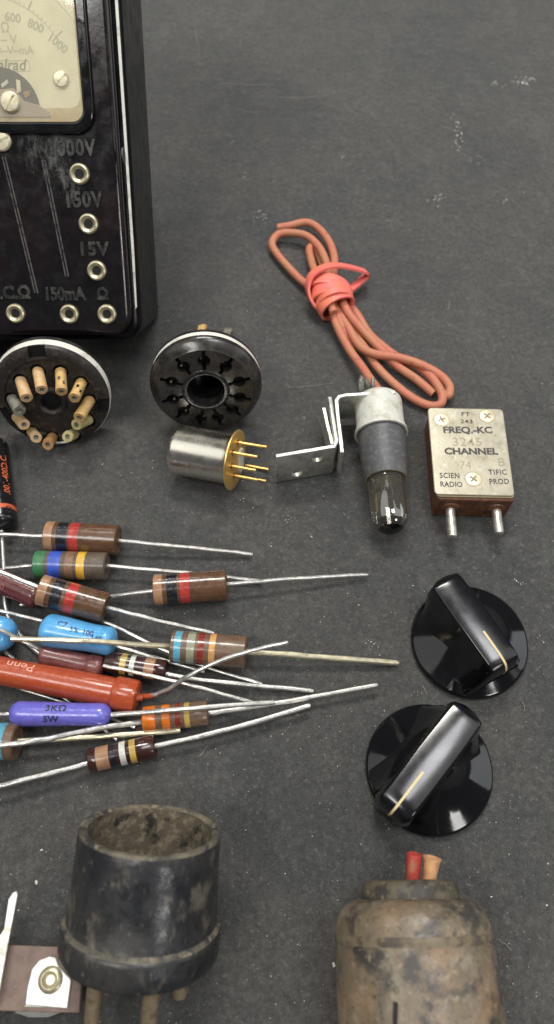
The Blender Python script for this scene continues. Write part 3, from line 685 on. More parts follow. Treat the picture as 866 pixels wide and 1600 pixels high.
# ------------------------------------------------------------------ crystal holder
def crystal():
    z = 1.12
    TL, TR, BR, BL = P(668, 641, z), P(786, 635, z), P(803, 771, z), P(681, 776, z)
    ctr = (TL + TR + BR + BL) / 4
    b = ((TL + TR) - (BL + BR)).normalized(); b.z = 0; b.normalize(); a = V((b.y, -b.x, 0)); c = V((0, 0, 1))
    w = ((TR - TL).length + (BR - BL).length) / 4; h = ((TL - BL).length + (TR - BR).length) / 4
    O = V((ctr.x, ctr.y, 0)); print('crystal', w * 2, h * 2)
    root = thing('crystal_holder', O, 'brown two-pin crystal holder with a printed metal nameplate on top', 'crystal holder')
    m_ = MB(); m_.prism(rrect(-w + .10, -h - .1, w + .03, h + .06, .09), O, a, b, c, 0, 1.0); body = m_.build('body', 'phenolic_brown', root, bevel=(.05, 3))
    m_ = MB(); m_.prism(rrect(-w + .05, -h - .03, w, h + .02, .1), O, a, b, c, 1.0, 1.06); m_.build('gasket', 'plate_edge_dirt', root)
    m_ = MB(); m_.prism(rrect(-w, -h, w, h, .12), O, a, b, c, 1.06, z); pl = m_.build('nameplate', 'nameplate', root, bevel=(.02, 2))
    def at(u, v, cc=0): return O + a * u + b * v + c * (z + cc)
    def uv(px, py):
        q = P(px, py, z) - O; return q.dot(a), q.dot(b)
    def k5(x, y): return uv(660 + x / 5.41, 620 + y / 5.41)
    for (zx, zy) in ((163, 195), (547, 165), (430, 697)):
        u, v = k5(zx, zy)
        m_ = MB(); m_.lathe(at(u, v, -.01), c, [(0, .235), (.013, .235), (.013, .21), (.03, .2), (.036, .12), (.037, 0)], 32); sc = m_.build('screw', 'screw_cream', root)
        m_ = MB(); m_.lathe(at(u, v, 0), c, [(.0035, .215), (.0036, .245)], 32); m_.build('screw_rim', 'plate_edge_dirt', root, sc)
        for kx in range(2):
            an = R(20 + 90 * kx + zx % 40); m_ = MB(); ua, va = a * math.cos(an) + b * math.sin(an), -a * math.sin(an) + b * math.cos(an)
            m_.prism([(-.11, -.022), (.11, -.022), (.11, .022), (-.11, .022)], at(u, v), ua, va, c, .03, .0385 + .0005 * kx); m_.build('cross_slot', 'card_edge', root, sc)
    def tx(s_, zx, zy, size, ink='print_grey', bold=.014, sx=1., rot=0, **kw):
        u, v = k5(zx, zy); cr, sr = math.cos(R(rot)), math.sin(R(rot))
        text(s_, size, lambda x, y, zz: at(u + x * cr - y * sr, v + x * sr + y * cr, .0025 + zz), 'lettering', ink, root, pl, extrude=.001, bold=bold, sx=sx, **kw)
    tx('FT', 365, 148, .19, sx=1.2, spacing=1.15, bold=.004); tx('243', 375, 210, .19, sx=1.15, spacing=1.15, bold=.004)
    tx('FREQ.-KC', 383, 283, .30, sx=1.1, bold=.012, rot=1); tx('3245', 380, 385, .40, 'engrave', .002, 1.0, 1, spacing=1.1)
    tx('CHANNEL', 412, 463, .29, sx=1.12, bold=.012, rot=1); tx('74', 365, 580, .34, 'engrave', -.001, rot=0); tx('B', 668, 555, .38, 'engrave', .001)
    tx('SCIEN', 232, 668, .235, sx=.84, bold=.005, spacing=1.08); tx('RADIO', 245, 742, .235, sx=.84, bold=.005, spacing=1.04); tx('TIFIC', 637, 640, .235, sx=.84, bold=.005, spacing=1.15, rot=2); tx('PROD', 650, 718, .235, sx=.84, bold=.005, spacing=1.1, rot=2)
    for (x0, y0, x1, y1) in ((708, 847, 711, 0), (782, 841, 785, 0)):
        pass
    for (px, py, px2, py2) in ((702, 783, 711, 843), (773, 778, 784, 838)):
        zc = .55
        q = P(px, py, zc) - O; u = q.dot(a); tip = P(px2, py2, zc - .1)
        p0 = O + a * u + b * (-h - .09) + c * zc; d = -b; L_ = (tip - p0).dot(d)
        m_ = MB(); m_.lathe(p0, d, [(-.02, .27), (.05, .25), (.09, .19), (.10, 0)], 32); m_.build('pin_collar', 'phenolic_brown', root)
        m_ = MB(); m_.lathe(p0, d, [(0, .135), (L_ - .12, .14), (L_ - .03, .125), (L_, .08), (L_ + .005, 0)], 24); m_.build('contact_pin', 'pin_nickel', root)
crystal()

# ------------------------------------------------------------------ knobs
def knob(px, py, tail, nose, rad, label, line):
    zt = 1.45; O = P(px, py, .12); O.z = 0
    t0, t1 = P(*tail, zt), P(*nose, zt); u = (t1 - t0); u.z = 0; Lg = u.length; u.normalize(); v_ = V((-u.y, u.x, 0)); c = V((0, 0, 1))
    mid = (t0 + t1) / 2; off = (mid - O).dot(u); side = (mid - O).dot(v_); print('knob', Lg, off, side)
    root = thing('pointer_knob', O, label, 'knob', 'black pointer knobs')
    m_ = MB(); Rr = rad
    prof = [(0.0, Rr * .93), (.0, Rr * .985), (.03, Rr), (.10, Rr), (.14, Rr * .99), (.165, Rr * .97), (.27, Rr * .84), (.39, Rr * .70), (.52, Rr * .57), (.66, Rr * .46), (.82, Rr * .36), (1.02, Rr * .27), (1.1, 0)]
    tail_ = catmull([V((p[0], p[1], 0)) for p in prof[5:-1]], 5); prof = prof[:5] + [(q.x, q.y) for q in tail_] + [prof[-1]]
    m_.lathe(O, c, prof, 96); m_.build('skirt', 'knob_black', root, angle=60)
    # grip: lofted sections along u
    g_ = MB(); h0 = off - Lg / 2; secs = []
    n = 26
    for i in range(n + 1):
        t = i / n; x = h0 - .04 + (Lg + .22) * t
        e = min(t, 1 - t)
        end = math.sqrt(max(0, 1 - (1 - min(1, e / (.07 if t < .5 else .04))) ** 2)); end = end if t < .5 else .55 + .45 * end         # rounding at both ends in plan
        wt = (.41 + .02 * math.sin(math.pi * t)) * (.45 + .55 * end)     # half width at the top
        wb = wt + .20
        zt_ = zt - .03 * (2 * t - 1) ** 2 - (.12 * (1 - min(1, e / .05)) ** 2) - (.10 * ((t - .86) / .14) ** 2 if t > .86 else 0)
        zb = .12 + (.45 if t < .04 else 0)
        secs.append((x, wt, wb, zt_, zb))
    for (x, wt, wb, z1, zb) in secs:
        ch = math.sqrt(max(0, (rad * .93) ** 2 - x * x)); k_ = max(0, min(1, (ch - wt - .05) / .5)); f1, f2 = .55 * k_, .36 * k_ + .03; f3 = .20 * k_ + .03
        for (w, z) in ((-wt - f1, zb), (-wt - f2, max(zb, .36)), (-wt - f3, .66), (-wt - .075, z1 * .68), (-wt - .005, z1 - .07), (-wt + .012, z1 - .022), (-wt + .06, z1), (wt - .06, z1), (wt - .012, z1 - .022), (wt + .005, z1 - .07), (wt + .075, z1 * .68), (wt + f3, .66), (wt + f2, max(zb, .36)), (wt + f1, zb)):
            g_.v.append(O + u * x + v_ * (w + side * .6) + c * z)
    for i in range(n):
        for q in range(13):
            g_.face((14 * i + q, 14 * i + q + 1, 14 * i + q + 15, 14 * i + q + 14), 1 if q == 6 else 0)
        g_.face((14 * i + 13, 14 * i, 14 * i + 14, 14 * i + 27))
    g_.face(range(13, -1, -1)); g_.face(range(14 * n, 14 * n + 14))
    grip = g_.build('grip', ['knob_black', 'knob_top'], root, angle=48)
    # pointer line on the nose
    i_ = MB(); sy = side * .6; prev = []
    xs = [Lg * q / 100 for q in range(66, 100, 3)] + [Lg * 1.0, Lg + .05, Lg + .1, Lg + .14, Lg + .165, Lg + .178]
    pts = []
    for x in xs:
        t = (x + .04) / (Lg + .22); z1 = zt - .03 * (2 * t - 1) ** 2 - (.10 * ((t - .86) / .14) ** 2 if t > .86 else 0) - (.12 * (1 - min(1, (1 - t) / .05)) ** 2)
        pts.append((h0 + x, z1 + .012))
    pts.append((h0 + Lg + .20, zt - .30)); pts.append((h0 + Lg + .20, zt - .55))
    ribs = [O + u * x + v_ * sy + c * z for x, z in pts]
    w = .028
    for p in ribs: i_.v += [p - v_ * w + c * .0, p + v_ * w, p + v_ * w * .7 - c * .05, p - v_ * w * .7 - c * .05]
    for j in range(len(ribs) - 1):
        for q in range(4): i_.face((4 * j + q, 4 * j + (q + 1) % 4, 4 * j + 4 + (q + 1) % 4, 4 * j + 4 + q))
    i_.face((3, 2, 1, 0)); i_.face([4 * len(ribs) - 4 + q for q in range(4)])
    i_.build('pointer_line', 'inlay_cream', root, grip)
knob(734, 1001, (692, 903), (786, 1034), 1.53, 'black pointer knob aiming down to the right, nearer the crystal holder', None)
knob(671, 1200, (731, 1104), (616, 1255), 1.545, 'black pointer knob aiming down to the left, above the rusty connector', None)

# ------------------------------------------------------------------ resistors and friends
def cylframe(A, B):
    ax = (B - A).normalized(); tc_ = CAM - (A + B) / 2; U = (tc_ - ax * tc_.dot(ax)).normalized(); return ax, U, ax.cross(U)
def lead(root, pts, r=.042, mat='lead_tin', name='wire_lead'):
    r = r * 1.22
    q = catmull([P(*p) for p in pts], 6) if len(pts) > 2 else [P(*pts[0]) * (1 - k / 6) + P(*pts[1]) * (k / 6) for k in range(7)]
    rn = random.Random(int(pts[0][0] * 7 + pts[-1][1])); n = len(q)
    q = [p + V((0, rn.gauss(0, .0045), rn.gauss(0, .004))) * (0 if i in (0, n - 1) else 1) for i, p in enumerate(q)]
    m_ = MB(); m_.tube(q, lambda t: r * (1 + .05 * math.sin(t * 23)) * (.8 if t > .995 else 1), 10, 3); return m_.build(name, mat, root)
def resistor(A, B, rpx, body, bands, leads, label, group=None, leadmat='lead_tin', name='resistor', cat='resistor', cup=True):
    """A, B: (px, py, z) of the two end centres; bands: (start, end, material) as fractions"""
    a, b = P(*A), P(*B); r = rpx / scale_at((a + b) / 2); ax, U, W = cylframe(a, b); L_ = (b - a).length
    loc = (a + b) / 2; root = thing(name, V((loc.x, loc.y, 0)), label, cat, group)
    mats = [body]; cuts_ = sorted({0., 1.} | {x for q in bands for x in q[:2]}); prof = [(.0, 0, 0), (.0, r * .25, 0), (.03 if cup else 0, r * .55, 0), (.0, r * .8, 0)]
    e = .035 / L_
    def mat_at(t):
        for q in bands:
            if q[0] <= t < q[1]:
                if q[2] not in mats: mats.append(q[2])
                return mats.index(q[2])
        return 0
    ts = sorted({e, 1 - e} | {t for t in cuts_ if e < t < 1 - e})
    prof[-1] = (.0, r * .8, mat_at(0)); prof.append((.008, r * .93, mat_at(0)))
    for i, t in enumerate(ts):
        mi = mat_at(t + 1e-4) if t < 1 - e else 0
        prof.append((t * L_, r, mi))
    prof += [(L_ - .008, r * .93, 0), (L_, r * .84, 0), (L_ - (.03 if cup else 0), r * .74, 0), (L_ - (.05 if cup else 0), r * .3, 0), (L_, r * .16, 0), (L_, 0, 0)]
    m_ = MB(); m_.lathe(a, ax, prof, 56, U=U); m_.build('resistor_body', mats, root, angle=40)
    for l in leads:
        lead(root, l[0], l[1] if len(l) > 1 else .045, l[2] if len(l) > 2 else leadmat)
    return root, (a, b, r, ax, U, W, L_)
G1 = 'brown carbon resistors'
resistor((73, 838, .46), (186, 844, .46), 24, 'res_brown', [(0, .13, 'b_tan'), (.19, .33, 'b_black'), (.36, .48, 'b_red')],
         [([(-30, 834, .5), (74, 838, .46)],), ([(185, 845, .46), (290, 855, .3), (395, 866, .12)],)], 'glossy brown resistor topmost in the pile, with tan, black and red bands', G1)
resistor((56, 882, .42), (168, 885, .42), 22, 'res_grey', [(0, .16, 'b_green'), (.22, .38, 'b_blue'), (.45, .56, 'b_brown'), (.61, .72, 'b_yellow')],
         [([(8, 888, .3), (57, 883, .42)],), ([(167, 884, .42), (290, 895, .3), (408, 908, .1)],)], 'dull grey-brown resistor with green, blue, brown and yellow bands', G1)
resistor((241, 922, .46), (355, 914, .46), 24, 'res_brown', [(0, .13, 'b_tan'), (.19, .33, 'b_black'), (.37, .50, 'b_red')],
         [([(32, 945, .12), (130, 939, .1), (185, 930, .25), (242, 923, .46)],), ([(354, 913, .46), (460, 904, .35), (575, 898, .15)],)], 'glossy brown resistor with tan, black and red bands, set apart right of the pile', G1)
resistor((62, 921, .95), (166, 950, .62), 24.5, 'res_brown', [(0, .14, 'b_tan'), (.21, .36, 'b_black'), (.42, .56, 'b_red')],
         [([(-30, 881, 1.15), (62, 918, .95)],), ([(166, 949, .62), (250, 970, .4), (335, 990, .2)],)], 'glossy brown resistor slanting down over the maroon tube, with tan, black and red bands', G1)
resistor((268, 1010, .48), (385, 1019, .48), 25, 'res_tan', [(.06, .15, 'b_sky'), (.23, .33, 'b_greygreen'), (.37, .45, 'b_darkred'), (.52, .60, 'b_lightorange')],
         [([(18, 998, 1.2), (140, 1002, 1.15), (268, 1010, .48)], .055), ([(385, 1018, .48), (500, 1026, .35), (623, 1036, .15)], .06)], 'worn brown resistor with sky blue, grey, dark red and light orange bands', G1, 'lead_yellow')
resistor((224, 1124, .36), (326, 1114, .36), 19.5, 'res_tan', [(.0, .2, 'b_orange'), (.30, .42, 'b_orange'), (.5, .58, 'b_darkred'), (.64, .72, 'b_gold')],
         [([(-20, 1167, 1.2), (60, 1157, 1.15), (150, 1139, .7), (225, 1127, .36)], .055), ([(326, 1114, .36), (430, 1099, .35), (590, 1070, .3)], .05)], 'light brown resistor with two orange bands beside the long red tube resistor', G1)
resistor((-70, 1156, .52), (28, 1159, .52), 28, 'res_tan', [(.70, .84, 'b_sky'), (.3, .5, 'b_greygreen')],
         [([(28, 1158, .52), (150, 1151, .4), (282, 1141, .3)], .055)], 'tan resistor cut by the left photo edge with one sky blue band', G1, 'lead_yellow')
resistor((139, 1189, .34), (243, 1166, .34), 18.5, 'res_dark', [(.13, .32, 'b_tan'), (.34, .42, 'b_black'), (.48, .57, 'b_white'), (.63, .72, 'b_gold')],
         [([(-30, 1235, .5), (60, 1213, .45), (141, 1192, .34)], .055), ([(242, 1166, .34), (360, 1139, .35), (485, 1102, .3)], .055)], 'dark brown resistor at the bottom of the pile with tan, white and gold bands', G1)
resistor((166, 1033, .36), (260, 1048, .36), 16.5, 'res_dark', [(.26, .36, 'b_gold'), (.42, .50, 'b_white'), (.66, .82, 'b_tan')],
         [([(259, 1053, .3), (320, 1063, .25), (490, 1080, .12)], .05)], 'small dark brown resistor with gold, white and tan bands beside the blue capacitor', G1)

def shaped(A, B, prof_fn, label, body, name, cat, segs=48, sx=1., wob=None, n=40, mats=None, partname='body'):
    a, b = P(*A), P(*B); ax, U, W = cylframe(a, b); L_ = (b - a).length; loc = (a + b) / 2
    root = thing(name, V((loc.x, loc.y, 0)), label, cat); s_ = 1 / scale_at(loc)
    prof = [(0, 0)] + [(i / n * L_, prof_fn(i / n) * s_) for i in range(n + 1)] + [(L_, 0)]
    m_ = MB(); m_.lathe(a, ax, prof, segs, U=U, sx=sx, wob=wob); bd = m_.build(partname, mats or body, root, angle=50)
    return root, bd, (a, b, ax, U, W, L_, s_)
def wraptext(s_, fr, r, t, phi, size, mat, root, par, flip=1, rot=0, **kw):
    a, b, ax, U, W, L_, sc = fr
    def fn(x, y, z):
        if rot: x, y = -x, -y
        th = phi + y / r * flip
        rr = r + .003 + z
        return a + ax * (t * L_ + x) + U * (math.cos(th) * rr) - W * (math.sin(th) * rr)
    return text(s_, size, fn, 'lettering', mat, root, par, extrude=.001, **kw)
def cap_end(t, r, e):   # rounded ends
    q = min(t, 1 - t)
    return r * math.sqrt(max(0, 1 - (1 - min(1, q / e)) ** 2))
# blue dipped capacitor
root, bd, fr = shaped((64, 982, .62), (182, 1004, .62), lambda t: max(3, cap_end(t, 30 - 3 * t + 1.2 * math.sin(t * 7), .13 if t < .5 else .10)), 'sky blue dipped capacitor lying under a resistor lead', 'cap_blue', 'film_capacitor', 'capacitor', sx=.86, wob=lambda a, t: 1 + .04 * math.sin(2 * a + t))
lead(root, [(-30, 947, .5), (66, 970, .55)], .04); lead(root, [(170, 1007, .4), (230, 1024, .3), (320, 1050, .12)], .04)
for tx_, t_, p_, sz in (('C7', .33, -.42, .22), ('5%', .50, -.25, .2), ('100', .68, -.22, .2), ('140', .80, .0, .2)): 
    wraptext(tx_, fr, 29 * fr[6], t_, -p_, sz, 'ink_blue', root, bd, bold=-.001)
# second blue capacitor at the edge
root, bd, fr = shaped((-75, 965, .55), (24, 998, .5), lambda t: max(2, cap_end(t, 27, .2)), 'sky blue capacitor poking in from the left photo edge', 'cap_blue', 'film_capacitor', 'capacitor', wob=lambda a, t: 1 + .04 * math.sin(3 * a + t * 3))
lead(root, [(5, 1006, .5), (6, 1014, .35), (12, 1022, .2), (22, 1030, .12)], .04)
# maroon tube upper left
root, bd, fr = shaped((-90, 868, .36), (66, 937, .36), lambda t: max(2, cap_end(t, 18.5, .06)), 'dark maroon tube resistor running beneath the slanting brown resistor', 'tube_maroon', 'tube_resistor', 'resistor')
wraptext('100V', fr, 18.5 * fr[6], .65, -.35, .24, 'ink_maroon', root, bd, rot=1, bold=.002)
lead(root, [(60, 934, .36), (163, 972, .3), (263, 1019, .15), (330, 1045, .08), (410, 1069, .06)], .04)
# small maroon dogbone
root, bd, fr = shaped((62, 1021, .42), (163, 1044, .36), lambda t: max(2, cap_end(t, 15.5 + 2.5 * (2 * t - 1) ** 4 + (1.5 if t > .75 else 0), .09)), 'small reddish brown dogbone resistor tucked against the blue capacitor', 'small_maroon', 'dogbone_resistor', 'resistor')
wraptext('10000', fr, 15.5 * fr[6], .45, .35, .18, 'ink_maroon', root, bd, rot=1, bold=0)
lead(root, [(162, 1040, .62), (283, 1067, .72), (397, 1098, .5)], .04); lead(root, [(-30, 972, 1.1), (0, 984, 1.05), (64, 1016, .45)], .04)
# long red tube
root, bd, fr = shaped((-160, 1017, .44), (183, 1083, .44), lambda t: 22.5 + .5 * math.sin(t * 9), 'long glossy brick red tube resistor with a thicker end cap', 'tube_red', 'tube_resistor', 'resistor', partname='body')
a, b, ax, U, W, L_, sc = fr
m_ = MB(); rc = 26 * sc; m_.lathe(b - ax * .08, ax, [(0, 22 * sc), (.04, rc * .97), (.08, rc), (.52, rc * .98), (.60, rc * .93), (.63, rc * .8), (.62, rc * .3), (.70, rc * .18), (.75, .08), (.75, 0)], 48, wob=lambda q, t: 1 + .022 * math.cos(6 * q)); m_.build('end_cap', 'tube_red', root)
wraptext('Penn', fr, 22.5 * sc, .575, .63, .30, 'ink_pale', root, bd, rot=1, bold=.001, sx=1.25)
lead(root, [(212, 1089, .42), (240, 1087, .3)], .055, 'tube_red', 'coated_lead')
lead(root, [(236, 1087, .3), (262, 1077, .55), (300, 1053, 1.0), (350, 1030, 1.15), (400, 1015, 1.1), (450, 1003, 1.0)], .045)
# violet resistor
root, bd, fr = shaped((14, 1115, .58), (175, 1117, .58), lambda t: max(2, cap_end(t, 18.5 + .8 * math.sin(t * 5 + 1), .11)), 'violet blue ceramic resistor marked 3K\u03a9 5W lying under the red tube', 'purple_coat', 'power_resistor', 'resistor')
wraptext('3K\u03a9', fr, 19.5 * fr[6], .48, .48, .22, 'ink_black', root, bd, bold=.001, sx=1.25); wraptext('5W', fr, 19.5 * fr[6], .44, -.42, .22, 'ink_black', root, bd, bold=.003, sx=1.1)
lead(root, [(-30, 1115, .5), (16, 1116, .58)], .045); lead(root, [(173, 1117, .58), (300, 1107, .85), (430, 1097, .6)], .05)
# black moulded capacitor
root, bd, fr = shaped((-12, 690, .42), (3, 828, .42), lambda t: max(2, cap_end(t, 24.5, .08)), 'black moulded capacitor with orange band and lettering at the left photo edge', 'cap_black', 'moulded_capacitor', 'capacitor')
a, b, ax, U, W, L_, sc = fr; r_ = 24.5 * sc
wraptext('.001-400D.C.', fr, r_, .47, .62, .27, 'ink_orange', root, bd, rot=1, bold=.004, sx=.92)
m_ = MB(); m_.lathe(a, ax, [(L_ * .80, r_ + .003), (L_ * .845, r_ + .003)], 48, U=U); m_.build('orange_band', 'ink_orange', root, bd)
for t_, ph in ((.09, .6), (.86, .55)):
    u2 = U * math.cos(ph) - W * math.sin(ph); o_ = a + ax * (t_ * L_) + u2 * (r_ - .02)
    m_ = MB(); m_.lathe(o_, u2, [(0, .1), (.03, .1), (.035, .085), (.02, .07), (.015, 0)], 20); m_.build('moulded_dimple', 'cap_black', root, bd)
lead(root, [(2, 826, .4), (3, 835, .35), (6, 885, .2), (9, 950, .15), (26, 985, .12), (62, 1021, .1), (102, 1041, .1), (150, 1062, .06)], .045)
# two loose leads under the pile
for pts, lb in (([(-30, 1055, .1), (25, 1074, .08), (99, 1097, .08), (175, 1123, .08), (211, 1137, .06)], 'thin bare wire passing beneath the violet resistor, the one reaching further right'),
                ([(60, 1058, .22), (94, 1086, .18), (109, 1097, .15), (163, 1140, .08), (183, 1156, .06)], 'short bare wire end showing below the right tip of the violet resistor')):
    m_ = MB(); m_.origin = V((P(*pts[0]).x, P(*pts[0]).y, 0)); m_.tube([P(*p) for p in pts], .04, 10, 5); o = m_.build('bare_wire', 'lead_tin'); tag(o, lb, 'wire', 'bare wires under the pile')

# ------------------------------------------------------------------ tube base
def tube_base():
    el = R(24); yaw = R(-2)
    ax = V((.09, math.cos(el), math.sin(el))).normalized()
    zf = 1.61 * math.cos(el) + .06; Fc = P(217, 1487, zf); L_ = 2.47
    root = thing('valve_plug', V((Fc.x, Fc.y, 0)), 'dusty black bakelite tube base with open mouth, tipped back on its pins', 'tube base')
    rm, rf = 1.43, 1.61
    prof = [(0, 1.1), (.0, rf * .93), (.06, rf * .985), (.14, rf, 0), (.52, rf, 0), (.62, rf * .985, 2), (.66, rf * .95, 2), (.70, rf * .94, 0), (1.3, rf * .915), (2.2, rm * 1.01), (L_ - .06, rm, 2), (L_, rm * .985, 2), (L_ + .01, rm * .93, 2), (L_ - .03, rm * .88, 1), (L_ - .8, rm * .86, 1), (.6, rm * .8, 1), (.5, 0, 1)]
    m_ = MB(); rn = random.Random(5); ph = [rn.random() * 6 for _ in range(6)]
    def wob(a, t): return 1 + .006 * math.sin(2 * a + ph[0]) + .004 * math.sin(5 * a + ph[1] + t) + (.006 * math.sin(11 * a + ph[2]) if t > L_ - .1 else 0)
    # finer rings for the rim
    m_.lathe(Fc, ax, prof, 96, U=V((0, 0, 1)), wob=wob); m_.build('shell', ['tube_base', 'base_inside', 'base_rim_dust'], root, angle=50)
    m_ = MB(); m_.lathe(Fc, ax, [(.0, 0), (.0, 1.12), (.03, 1.15)], 64); m_.build('bottom_plate', 'tube_base', root)
    up = (V((0, 0, 1)) - ax * ax.z).normalized(); rt = ax.cross(up) * -1
    rt = V((1, 0, 0)) - ax * ax.x; rt.normalize()
    for (x, y, r, ln) in ((-.76, .25, .155, 1.8), (-.37, -.75, .15, .95), (.42, .55, .165, 1.8), (.86, -.35, .18, 1.05)):
        p = Fc + rt * x + up * y
        m_ = MB(); m_.lathe(p + ax * .02, -ax, [(0, r * 1.15), (.08, r * 1.05), (.1, r), (ln - .1, r * .98), (ln - .02, r * .8), (ln, r * .4), (ln, 0)], 24); m_.build('pin', 'pin_dusty', root)
tube_base()

# ------------------------------------------------------------------ rusty connector
def connector():
    ax = V((-.012, 1, .0)).normalized(); r = 1.62; c0 = P(646, 1462, r * .98 + .02); T = c0
    root = thing('cable_connector', V((T.x, T.y, 0)), 'rusty brown cylindrical cable connector with red and tan wire stubs', 'connector')
    s = 1 / scale_at(T)
    prof = [(-3.4, 0), (-3.4, r * 1.02), (-.3, r * .985), (-.12, r * .97, 1), (-.06, r * .985, 1), (.0, r * .985, 1), (.05, r * .97, 0), (.2, r * .965), (.36, r * .94), (.48, r * .90), (.58, r * .83), (.64, r * .76), (.67, r * .68), (.68, 0)]
    rn = random.Random(8); ph = [rn.random() * 6 for _ in range(6)]
    m_ = MB(); m_.lathe(T, ax, prof, 96, U=V((0, 0, 1)), wob=lambda a, t: 1 + .006 * math.sin(3 * a + ph[0] + t) + .004 * math.sin(7 * a + t * 2)); m_.build('shell', ['rusty_shell', 'shell_ridge'], root, angle=50)
    m_ = MB(); rn2 = .98; m_.lathe(T + ax * .6, ax, [(0, 0), (0, rn2 * 1.04), (.1, rn2 * 1.04), (.25, rn2 * 1.02), (.36, rn2 * .98), (.42, rn2 * .86), (.38, rn2 * .5), (.36, 0)], 72, U=V((0, 0, 1)), wob=lambda a, t: 1 + .012 * math.sin(4 * a + 1) + .008 * math.sin(9 * a)); m_.build('collar', 'shell_collar', root, angle=50)
    up = V((0, 0, 1)) 
    # slit
    tc_ = (CAM - P(618, 1580, r * 2)).normalized(); q0 = P(618.5, 1556, r * 2 - .05); q1 = P(616, 1640, r * 2 - .05); 
    def surf(px, py):
        d = ray(px, py).normalized(); o = CAM - T; a_ = d - ax * d.dot(ax); b_ = o - ax * o.dot(ax); A_ = a_.dot(a_); B_ = 2 * a_.dot(b_); C_ = b_.dot(b_) - (r * 1.0) ** 2
        t = (-B_ - math.sqrt(max(0, B_ * B_ - 4 * A_ * C_))) / (2 * A_); return CAM + d * t
    p0, p1 = surf(618.5, 1566), surf(616, 1660); m_ = MB(); m_.tube([p0, (p0 + p1) / 2, p1], .042, 8, 3); m_.build('slit', 'hole_dark', root)
    e0 = surf(619.5, 1542); m_ = MB(); m_.tube([e0, surf(619.5, 1552)], lambda t: .045, 8, 0); m_.build('slit_burr', 'shell_ridge', root)
    for (px, py, px2, py2, rr, mt) in ((643, 1395, 647, 1334, .175, 'wire_red'), (668, 1398, 675, 1340, .175, 'wire_tan')):
        a0, a1 = P(px, py, 1.75), P(px2, py2, 1.95); d = a1 - a0; L_ = d.length
        prof = [(-.3, rr * .9), (L_ * .5, rr * .92), (L_ * .85, rr), (L_, rr * (1.2 if mt == 'wire_tan' else 1.02)), (L_ + .01, rr * .8), (L_ - .05, rr * .35), (L_ - .05, 0)]
        m_ = MB(); m_.lathe(a0, d, prof, 20, wob=lambda a, t, px=px: 1 + .08 * math.sin(2 * a + px) + .06 * math.sin(3 * a + t * 5)); m_.build('wire_stub', mt, root)
connector()

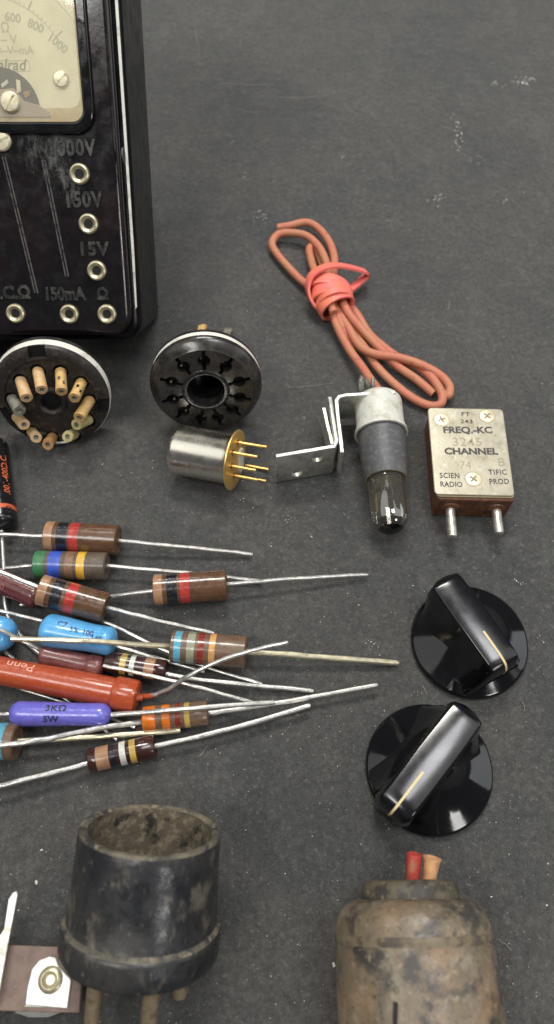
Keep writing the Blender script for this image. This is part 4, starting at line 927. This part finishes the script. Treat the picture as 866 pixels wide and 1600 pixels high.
# ------------------------------------------------------------------ terminal strip
def strip():
    z0 = .55
    root = thing('terminal_strip', P(60, 1530), 'brown fibre terminal strip with riveted white metal lugs, beside the tube base', 'terminal strip')
    TL, BL, BR, TR = P(-60, 1474, z0), P(-60, 1578, z0), P(124, 1583, z0), P(131, 1481, z0)
    m_ = MB(); pl = [(p.x, p.y) for p in (TL, BL, BR, TR)]; X, Y, Zz = V((1, 0, 0)), V((0, 1, 0)), V((0, 0, 1)); O = V((0, 0, 0))
    m_.prism(pl, O, X, Y, Zz, z0 - .17, z0); m_.build('fibre_strip', 'strip_brown', root, bevel=(.02, 2))
    pol = [(40, 1570), (43, 1545), (50, 1515), (62, 1500), (78, 1494), (88, 1496), (92, 1510), (110, 1528), (112, 1532), (106, 1576)]
    m_ = MB(); m_.prism([(P(x, y, z0 + .03).x, P(x, y, z0 + .03).y) for x, y in pol], O, X, Y, Zz, z0 + .003, z0 + .06); lug = m_.build('solder_lug', 'lug_white', root, bevel=(.02, 2))
    m_ = MB(); q = [P(40, 1572, z0 + .05), P(106, 1574, z0 + .05), P(96, 1582, z0 - .3), P(75, 1590, z0 - .42), P(45, 1590, z0 - .42), P(23, 1583, z0 - .25)]
    m_.add([*q, *[p + V((0, .05, -.05)) for p in q]], [(0, 1, 2, 3, 4, 5), (11, 10, 9, 8, 7, 6)] + [(i, (i + 1) % 6, (i + 1) % 6 + 6, i + 6) for i in range(6)]); m_.build('bent_tab', 'lug_white', root, lug, bevel=(.015, 2))
    c = P(79, 1531, z0 + .06)
    m_ = MB(); m_.lathe(c - Zz * .01, Zz, [(0, .26), (.04, .255), (.085, .20), (.09, .16), (.05, .11), (.0, .09), (.0, 0)], 36); m_.build('rivet', 'nickel_cream', root)
    # upright pointed lug at the left edge
    pol = [(-8, 1560), (-8, 1468), (2, 1458), (6, 1450), (13, 1405), (20, 1394), (26, 1392), (28, 1398), (18, 1450), (12, 1480), (3, 1530), (-2, 1560)]
    z1 = z0 + .25
    m_ = MB(); m_.prism([(P(x, y, z1).x, P(x, y, z1).y) for x, y in pol], O, X, Y, Zz, z1 - .05, z1); m_.build('pointed_lug', 'alu', root, bevel=(.015, 2))
    for x in (.3, 2.2):   # small feet that carry the strip
        p = P(-30, 1530, z0); b = V((TL.x + x * 1.0, (TL.y + BL.y) / 2, 0)); m_ = MB(); m_.prism([(b.x - .1, b.y - .5), (b.x + .1, b.y - .5), (b.x + .1, b.y + .5), (b.x - .1, b.y + .5)], O, X, Y, Zz, 0, z0 - .172); m_.build('mounting_foot', 'lug_white', root)
strip()

# ------------------------------------------------------------------ light
w = bpy.data.worlds.new('World'); C.world = w; w.use_nodes = True
N = w.node_tree.nodes; L = w.node_tree.links; bg = N['Background']; bg.inputs[0].default_value = (.92, .96, 1, 1); bg.inputs[1].default_value = .08
def area(name, loc, target, sx, sy, power, col):
    ld = bpy.data.lights.new(name, 'AREA'); ld.shape = 'RECTANGLE'; ld.size = sx; ld.size_y = sy; ld.energy = power; ld.color = col
    o = bpy.data.objects.new(name, ld); COL.objects.link(o); o.location = loc
    o.rotation_euler = (V(target) - V(loc)).to_track_quat('-Z', 'Y').to_euler(); return o
def lum(name, loc, target, sx, sy, radiance, col): return area(name, loc, target, sx, sy, radiance * math.pi * sx * sy, col)
lum('ceiling_panel', (-100, 10, 120), (-60, 8, 0), 110, 150, .95, (1, .985, .95))
lum('ceiling_panel', (120, 5, 120), (70, 8, 0), 110, 150, .95, (1, .985, .95))
lum('ceiling_lamp', (-4, 78, 120), (0, 20, 0), 50, 20, 42, (1, .97, .91))
lum('ceiling_lamp', (31, 17, 122), (0, 8, 0), 38, 38, 12, (.97, .97, 1))
lum('wall_lamp', (98, -112, 100), (6, 4, 0), 34, 34, 12, (1, .98, .95))
lum('side_window', (190, 30, 62), (5, 10, 0), 110, 70, 1.6, (.96, .98, 1))
lum('dial_fill', (-46, -32, 125), (-6, 12, 0), 56, 26, 12, (1, .985, .94))  # unseen fill light, added to brighten the meter dial and other front faces

C.render.engine = 'CYCLES'
C.view_settings.view_transform = 'Standard'; C.view_settings.look = 'None'; C.view_settings.exposure = 0; C.view_settings.gamma = 1
